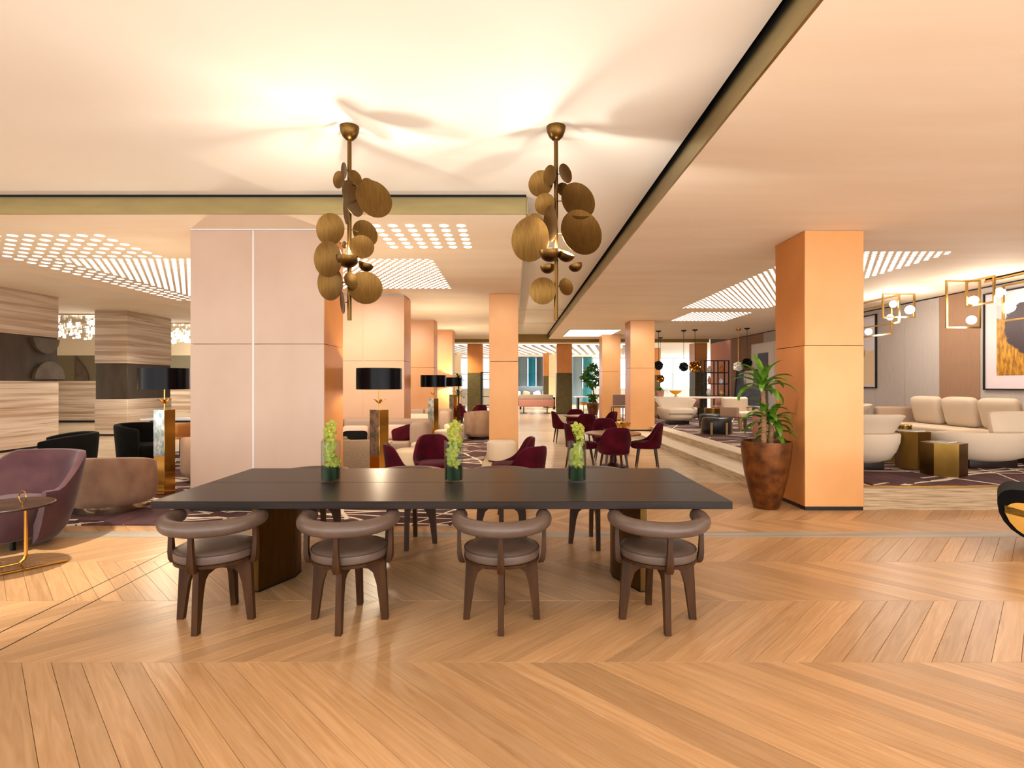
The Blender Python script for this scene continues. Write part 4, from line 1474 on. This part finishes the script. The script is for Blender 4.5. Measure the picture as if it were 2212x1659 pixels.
# ---- brass frame ceiling lamps with globes
def frame_lamp(label, loc, frames, globes):
    t = thing('frame_ceiling_lamp', label, 'lamp', loc, 0, 'brass frame ceiling lamps')
    for ax, c, a0, a1, z0, z1 in frames:
        m = MB()
        w = .03
        if ax == 'x':       # rectangle spanning x
            P = lambda a, z: (a, c, z)
        else:
            P = lambda a, z: (c, a, z)
        m.bar(P(a0 - w / 2, z0), P(a1 + w / 2, z0), w)
        m.bar(P(a0 - w / 2, z1), P(a1 + w / 2, z1), w)
        m.bar(P(a0, z0 + w / 2), P(a0, z1 - w / 2), w)
        m.bar(P(a1, z0 + w / 2), P(a1, z1 - w / 2), w)
        m.build('brass_frame', FRAMEB, t)
    for x, y, z, r in globes:
        g = MB().sbox((x, y, z), 2 * r, 2 * r, 2 * r, 1, 1, 18, 12).build('globe', GLOBE, t)
        light('globe_light', 'POINT', (x - .1, y - .1, z - .12), 13, (1, .92, .8), radius=.08, parent=t)
    return t


frame_lamp('brass frame lamp with globes left of the large gold and plum picture', (8.0, 9.4, ZS),
           [('x', .04, -.36, .22, -.83, -.012), ('y', -.01, -.5, .04, -.46, -.03), ('y', .22, -1.5, -.1, -.02, .0 - .012), ('y', .14, -1.25, -.5, -.78, -.2)],
           [(.06, -.02, -.36, .075), (.13, -.45, -.30, .08), (.06, .02, -.70, .075), (.2, -.55, -.56, .08)])
frame_lamp('brass frame lamp with globes beside the copper column on the raised lounge', (7.8, 10.8, ZS),
           [('x', .0, -.34, .29, -.48, -.012), ('y', .0, .02, 1.2, -.58, -.03), ('y', .04, .3, 1.35, -.78, -.16)],
           [(.2, 0, -.33, .085), (-.06, .1, -.20, .07), (-.02, .25, -.45, .06), (.0, .95, -.68, .07)])
MB_ = MB().box(8.35, 8.38, 3.5, 9.5, ZS - .03, ZS - .001)
o = MB_.build('ceiling_track', BRASSL)
tag(o, 'thin brass track running along the ceiling by the panelled wall', 'track')


# ---- petal pendants in the back of the lounge
def pendant(label, x, y, zc, R, mat, seed):
    rnd = random.Random(seed)
    t = thing('petal_pendant', label, 'lamp', (x, y, ZS), 0, 'petal pendant lamps')
    MB().lathe([(.09, 0), (.085, -.03), (.02, -.06)], 20).build('canopy', DKMETAL if mat is not GLOBE2 else BRASS, t)
    MB().tube([(0, 0, -.05), (0, 0, zc - ZS + R * .5)], .007, 6).build('cord', DKMETAL if mat is not GLOBE2 else BRASS, t)
    m = MB()
    for k in range(26):
        a = k * 2.399
        zz = 1 - 2 * (k + .5) / 26
        r = sqrt(1 - zz * zz)
        d = Vector((r * cos(a), r * sin(a), zz))
        m.dish(d * R * .62, d + Vector((0, 0, .5)), R * .42, R * .12, .006, 8, 2)
    pt = m.build('petals', mat, t)
    pt.location = (0, 0, zc - ZS)
    g = MB().sbox((0, 0, zc - ZS), R * .7, R * .7, R * .7, 1, 1, 10, 8).build('bulb', BULB, t)
    return t


GLOBE2 = M('clear_petal_glass', '#f3ead8', .12, .1, spec=.8)
pendant('black petal pendant above the cream lounge chair', 5.82, 18.2, 2.1, .2, BLACK, 1)
pendant('gold petal pendant right next to the black one above the lounge chair', 6.13, 18.0, 2.1, .24, BRASSL, 2)
pendant('clear glass petal pendant in front of the pink wall panel', 7.5, 17.8, 2.1, .2, GLOBE2, 3)
pendant('black and gold petal pendant left of the dracaena leaves', 7.66, 17.5, 2.2, .2, DKMETAL, 4)
pendant('black petal pendant just showing beside the copper column at the steps', 5.02, 18.4, 2.15, .2, BLACK, 5)
pendant('small brass petal pendant hanging lowest over the far counter', 5.8, 21.0, 1.72, .2, BRASSL, 6)

# ---- counter, chairs, shelf and ornaments behind
t = thing('counter_table', 'long pale counter table at the back of the raised lounge', 'table', (6.4, 19.2, ZP))
MB().rbox(-1.5, 1.4, -.35, .35, .70, .76, .01, 1).build('table_top', M('pale_marble_top', '#ead8c6', .3), t)
for x in (-1.2, 1.1):
    MB().box(x - .06, x + .06, -.25, .25, 0, .70).build('leg', BRASS, t)


def side_chair(name, label, x, y, z, rz, hs, hb, mat, group):
    t = thing(name, label, 'chair', (x, y, z), rz, group)
    MB().rbox(-.23, .23, -.25, -.18, hs + .02, hb, .03, 2).build('backrest', mat, t)
    MB().rbox(-.24, .24, -.22, .24, hs - .07, hs, .03, 2).build('seat', mat, t)
    for sx in (-1, 1):
        for sy in (-1, 1):
            MB().bar((sx * .2, sy * .19, 0), (sx * .2, sy * .19, hs - .07), .025).build('leg', DKMETAL, t)
    return t


RB = M('rose_brown_leather', '#a0705f', .5)
side_chair('dining_chair', 'rose brown chair at the left end of the pale counter', 5.3, 18.5, ZP, 0, .46, .74, RB, 'rose brown chairs at the counter')
side_chair('dining_chair', 'rose brown chair right behind the cream lounge chair', 6.15, 18.5, ZP, 0, .46, .74, RB, 'rose brown chairs at the counter')
side_chair('dining_chair', 'rose brown chair at the right end of the pale counter', 7.2, 18.5, ZP, 0, .46, .74, RB, 'rose brown chairs at the counter')
side_chair('bar_stool', 'grey brown bar stool between the two copper columns', 3.62, 18.3, .143, 0, .62, 1.0, M('grey_brown_leather', '#8d7166', .5), 'bar stools')
t = thing('open_shelf', 'tall black metal open shelf against the pink wall panel', 'shelf', (7.62, 20.2, ZP))
for x in (-.45, .05, .45):
    for y in (-.2, .2):
        MB().box(x - .018, x + .018, y - .018, y + .018, 0, 2.1).build('post', BLACK, t)
for z in (.25, .75, 1.2, 1.62, 2.07):
    MB().box(-.45, .45, -.2, .2, z, z + .03).build('shelf_board', BLACK, t)
for k, (x, z, h, r, c, lab) in enumerate(((-.22, .78, .26, .09, '#d8d2c8', 'white vase on the second shelf'), (.25, .78, .2, .11, '#c99a5a', 'tan bowl shaped vase on the second shelf'), (.25, 1.23, .2, .08, '#dfe3ea', 'pale vase on the third shelf'),
                                          (-.2, 1.23, .28, .07, '#b9793f', 'brown bottle vase on the third shelf'), (.25, 1.65, .26, .09, '#d97f3a', 'orange vase on the fourth shelf'), (-.2, 1.65, .24, .1, '#e8d8c0', 'cream vase on the fourth shelf'))):
    o = MB().lathe([(.002, 0), (r * .6, 0), (r, h * .35), (r * .9, h * .6), (r * .45, h * .85), (r * .55, h), (r * .45, h), (.002, h * .4)], 18).build('ornament_vase', M('ornament_%d' % k, c, .35), None, (7.62 + x, 20.2, ZP + z))
    tag(o, lab + ' of the black metal unit', 'vase', 'ornaments on the open shelf')
t = thing('fruit_bowl', 'bright yellow footed bowl on the pale counter', 'bowl', (5.85, 19.2, ZP + .76))
MB().lathe([(.002, 0), (.09, 0), (.03, .03), (.03, .08), (.14, .13), (.24, .22), (.23, .22), (.12, .15), (.002, .12)], 26).build('bowl', M('yellow_glaze', '#f2b313', .3), t)
t = thing('pot_plant', 'small palm in a terracotta pot on the pale counter', 'plant', (5.30, 19.2, ZP + .76))
MB().lathe([(.002, 0), (.11, 0), (.15, .22), (.135, .22), (.002, .16)], 20).build('pot', ROSE, t)
for k in range(12):
    strap_leaf((0, 0, .18), k * 2.399, .34, .05, radians(35 + 4 * k), radians(80), LEAF2, t)
t = thing('statuette', 'small dark figure ornament on the pale counter near the copper column', 'ornament', (4.98, 19.25, ZP + .76))
MB().lathe([(.002, 0), (.08, 0), (.08, .05), (.03, .07), (.07, .25), (.09, .36), (.04, .46), (.055, .53), (.03, .6), (.002, .61)], 16).build('body', DKMETAL, t)

# ================================================================ THE FAR ROOM
t = thing('pink_bench', 'long pink upholstered bench in the far room', 'bench', (1.2, 27.5, 0))
MB().rbox(-.85, .95, -.4, .4, .35, .72, .05, 3).build('seat', M('pink_leather', '#d08f7c', .45), t)
MB().rbox(-.85, .9, -.2, .4, .722, .95, .04, 2).build('back_cushion', CREAM, t)
for x in (-.6, .6):
    MB().cyl((x, 0), .025, .03, .35, 10).build('leg', BLACK, t)
    MB().cyl((x, 0), .18, 0, .03, 18).build('foot', BLACK, t)


def curtain(label, x0, x1, col):
    t = thing('curtain', label, 'curtain', ((x0 + x1) / 2, 39.6, 0.0), 0, 'curtains of the far windows')
    w = (x1 - x0) / 2
    n = 40
    rg = []
    for z in (0.01, 3.44):
        a = [Vector((-w + 2 * w * k / n, .07 * sin(k * 1.6), z)) for k in range(n + 1)]
        rg.append(a + [p + Vector((0, .012, 0)) for p in a[::-1]])
    MB().loft(rg).build('cloth', M('curtain_' + col, col, .8), t)
    MB().tube([(-w, 0, 3.47), (w, 0, 3.47)], .025, 8).build('rail', DKMETAL, t)


curtain('grey blue curtain left of the turquoise one in the far room', .3, 1.15, '#b7ccd6')
curtain('turquoise curtain in the far room above the pink bench', 1.2, 1.75, '#5fd0ec')
curtain('grey curtain right of the turquoise one in the far room', 1.8, 2.4, '#a7adb2')
curtain('pale blue curtain beside the fig tree in the far room', 4.45, 5.2, '#c2d8e2')
curtain('teal curtain behind the fig tree in the far room', 5.25, 5.9, '#76d0d8')
curtain('dim blue curtain left of the second marble column', -15.5, -14.5, '#6f9fd0')
t = thing('banquette_sofa', 'dark blue grey banquette under the far curtains', 'sofa', (1.4, 37.5, 0), 0, 'far room banquettes')
MB().rbox(-1.8, 1.8, -.35, .35, .1, .48, .05, 2).build('seat', M('slate_fabric', '#5a646c', .8), t)
MB().box(-1.7, 1.7, -.3, .3, 0, .1).build('plinth', DKMETAL, t)
MB().rbox(-1.8, 1.8, .2, .42, .48, 1.35, .05, 2).build('backrest', M('slate_fabric', '#5a646c', .8), t)
for k, x in enumerate((.35, 1.0, 1.75, 2.35)):
    cushion(('first', 'second', 'third', 'fourth')[k] + ' pale cushion from the left on the far slate banquette', (x, 37.45, .78), .5, .44, (PAGE, GREIGE)[k % 2], (-12, (0, 12, -20, 8)[k], 0), .14, 'far banquette cushions')
t = thing('dining_table', 'white far dining table behind the pink bench', 'table', (1.3, 32, 0))
MB().rbox(-1.0, 1.4, -.4, .4, .72, .78, .01, 1).build('table_top', WHITE, t)
for x in (-.8, 1.2):
    MB().box(x - .05, x + .05, -.3, .3, 0, .72).build('leg', DKMETAL, t)
t = thing('dining_table', 'white far dining table behind the fig tree', 'table', (4.6, 31, 0))
MB().rbox(-1.0, 1.4, -.4, .4, .72, .78, .01, 1).build('table_top', WHITE, t)
for x in (-.8, 1.2):
    MB().box(x - .05, x + .05, -.3, .3, 0, .72).build('leg', DKMETAL, t)

# fig tree in a copper pot
t = thing('planter', 'copper planter of the fig tree at the end of the passage', 'planter', (3.85, 25.5, 0))
MB().lathe([(.002, 0), (.2, 0), (.27, .3), (.31, .6), (.28, .6), (.002, .52)], 26).build('pot', POT, t)
t = thing('fig_tree', 'round headed fig tree in the copper planter at the end of the passage', 'plant', (3.85, 25.5, .54))
MB().tube([(0, 0, -.03), (.02, 0, .5), (0, 0, 1.0)], [.04, .03, .025], 8).build('trunk', TRUNK, t)
rnd = random.Random(11)
lm = MB().slab([(0, -.01), (.06, -.045), (.15, -.03), (.2, 0), (.15, .03), (.06, .045), (0, .01)], Matrix.Identity(4), .003).build('leaf', LEAF2, t, (0, 0, 1.1))
for k in range(280):
    if k < 230:
        zz = rnd.uniform(-1, 1)
        a = rnd.uniform(0, 2 * pi)
        r = sqrt(1 - zz * zz)
        p = Vector((r * cos(a) * .42, r * sin(a) * .42, 1.32 + zz * .46)) * 1.0
        p *= 1
    else:
        a = rnd.uniform(0, 2 * pi)
        p = Vector((cos(a) * .25 * rnd.random(), sin(a) * .25 * rnd.random(), .3 + rnd.uniform(-.15, .2)))
    o = place('leaf', lm.data, t, p)
    o.scale = (1.5, 1.5, 1.5)
    o.rotation_euler = (rnd.uniform(-.8, .8), rnd.uniform(-.9, .9), rnd.uniform(0, 6.3))
# far dracaena by the olive column
t = thing('planter', 'dark planter of the far dracaena by the half olive column', 'planter', (-2.25, 22.5, 0))
MB().lathe([(.002, 0), (.2, 0), (.27, .3), (.3, .6), (.27, .6), (.002, .52)], 26).build('pot', POT, t)
t = thing('dracaena', 'far dracaena by the half olive column', 'plant', (-2.25, 22.5, .54))
MB().tube([(0, 0, -.03), (.02, 0, .6), (0, 0, 1.15)], [.04, .03, .03], 8).build('trunk', TRUNK, t)
for bz, n, L0 in ((1.15, 18, .55), (.45, 16, .5)):
    for k in range(n):
        strap_leaf((0, 0, bz + .06 * k / n), k * 2.399, L0 * rnd.uniform(.8, 1.1), .06, radians(5 + 70 * k / n), radians(70), LEAF, t)
# black far shelf behind the middle column
t = thing('open_shelf', 'tall black shelf just showing behind the copper column in the middle', 'shelf', (-1.15, 25.0, 0))
for x in (-.28, .28):
    for y in (-.2, .2):
        MB().box(x - .02, x + .02, y - .02, y + .02, 0, 2.05).build('post', BLACK, t)
for z in (.05, .5, .9, 1.3, 1.7, 2.02):
    MB().box(-.28, .28, -.2, .2, z, z + .03).build('shelf_board', BLACK, t)
# small brass stands by the passage
for x, y, lab in ((2.35, 11.4, 'small brass flower shaped stand near the round wooden table'), (3.2, 24, 'brass wire side table beside the fig tree')):
    t = thing('brass_stand', lab, 'side table', (x, y, 0), 0, 'small brass stands')
    MB().tube([(0, 0, .02), (0, 0, .55)], .015, 8).build('stem', BRASSL, t)
    MB().cyl((0, 0), .14, 0, .02, 18).build('base', BRASSL, t)
    MB().bowl((0, 0, .68), (0, 0, 1), .17, .008, 18, .75).build('bowl', BRASSL, t)


# ---- crystal chandeliers among the marble columns
def crystal(label, x, y, z, w, d, seed):
    rnd = random.Random(seed)
    t = thing('crystal_chandelier', label, 'chandelier', (x, y, z), 0, 'crystal ceiling chandeliers')
    MB().box(-w / 2, w / 2, -d / 2, d / 2, -.04, 0).build('ceiling_plate', CHROME, t)
    m, g = MB(), MB()
    for k in range(260):
        p = (rnd.uniform(-w / 2, w / 2), rnd.uniform(-d / 2, d / 2))
        h = rnd.uniform(.1, .55)
        s_ = .03
        (g if k % 3 == 0 else m).box(p[0] - s_, p[0] + s_, p[1] - s_, p[1] + s_, -.08 - h, -.08 - h + rnd.uniform(.06, .14))
    a = m.build('crystals', M('crystal', '#efe9dd', .08, .35, spec=.9), t)
    a['kind'] = 'stuff'
    b = g.build('lit_crystals', M('lit_crystal', '#fff6e6', .2, emit=5), t)
    b['kind'] = 'stuff'
    light('crystal_light', 'POINT', (0, 0, -.75), 55, (1, .92, .8), radius=.6, parent=t)


crystal('glittering crystal chandelier between the two striped marble columns', -14.0, 17.3, 3.62, 3.4, 2.2, 1)
crystal('glittering crystal chandelier right of the free-standing marble column', -11.5, 19.6, 3.62, 2.2, 2.0, 2)
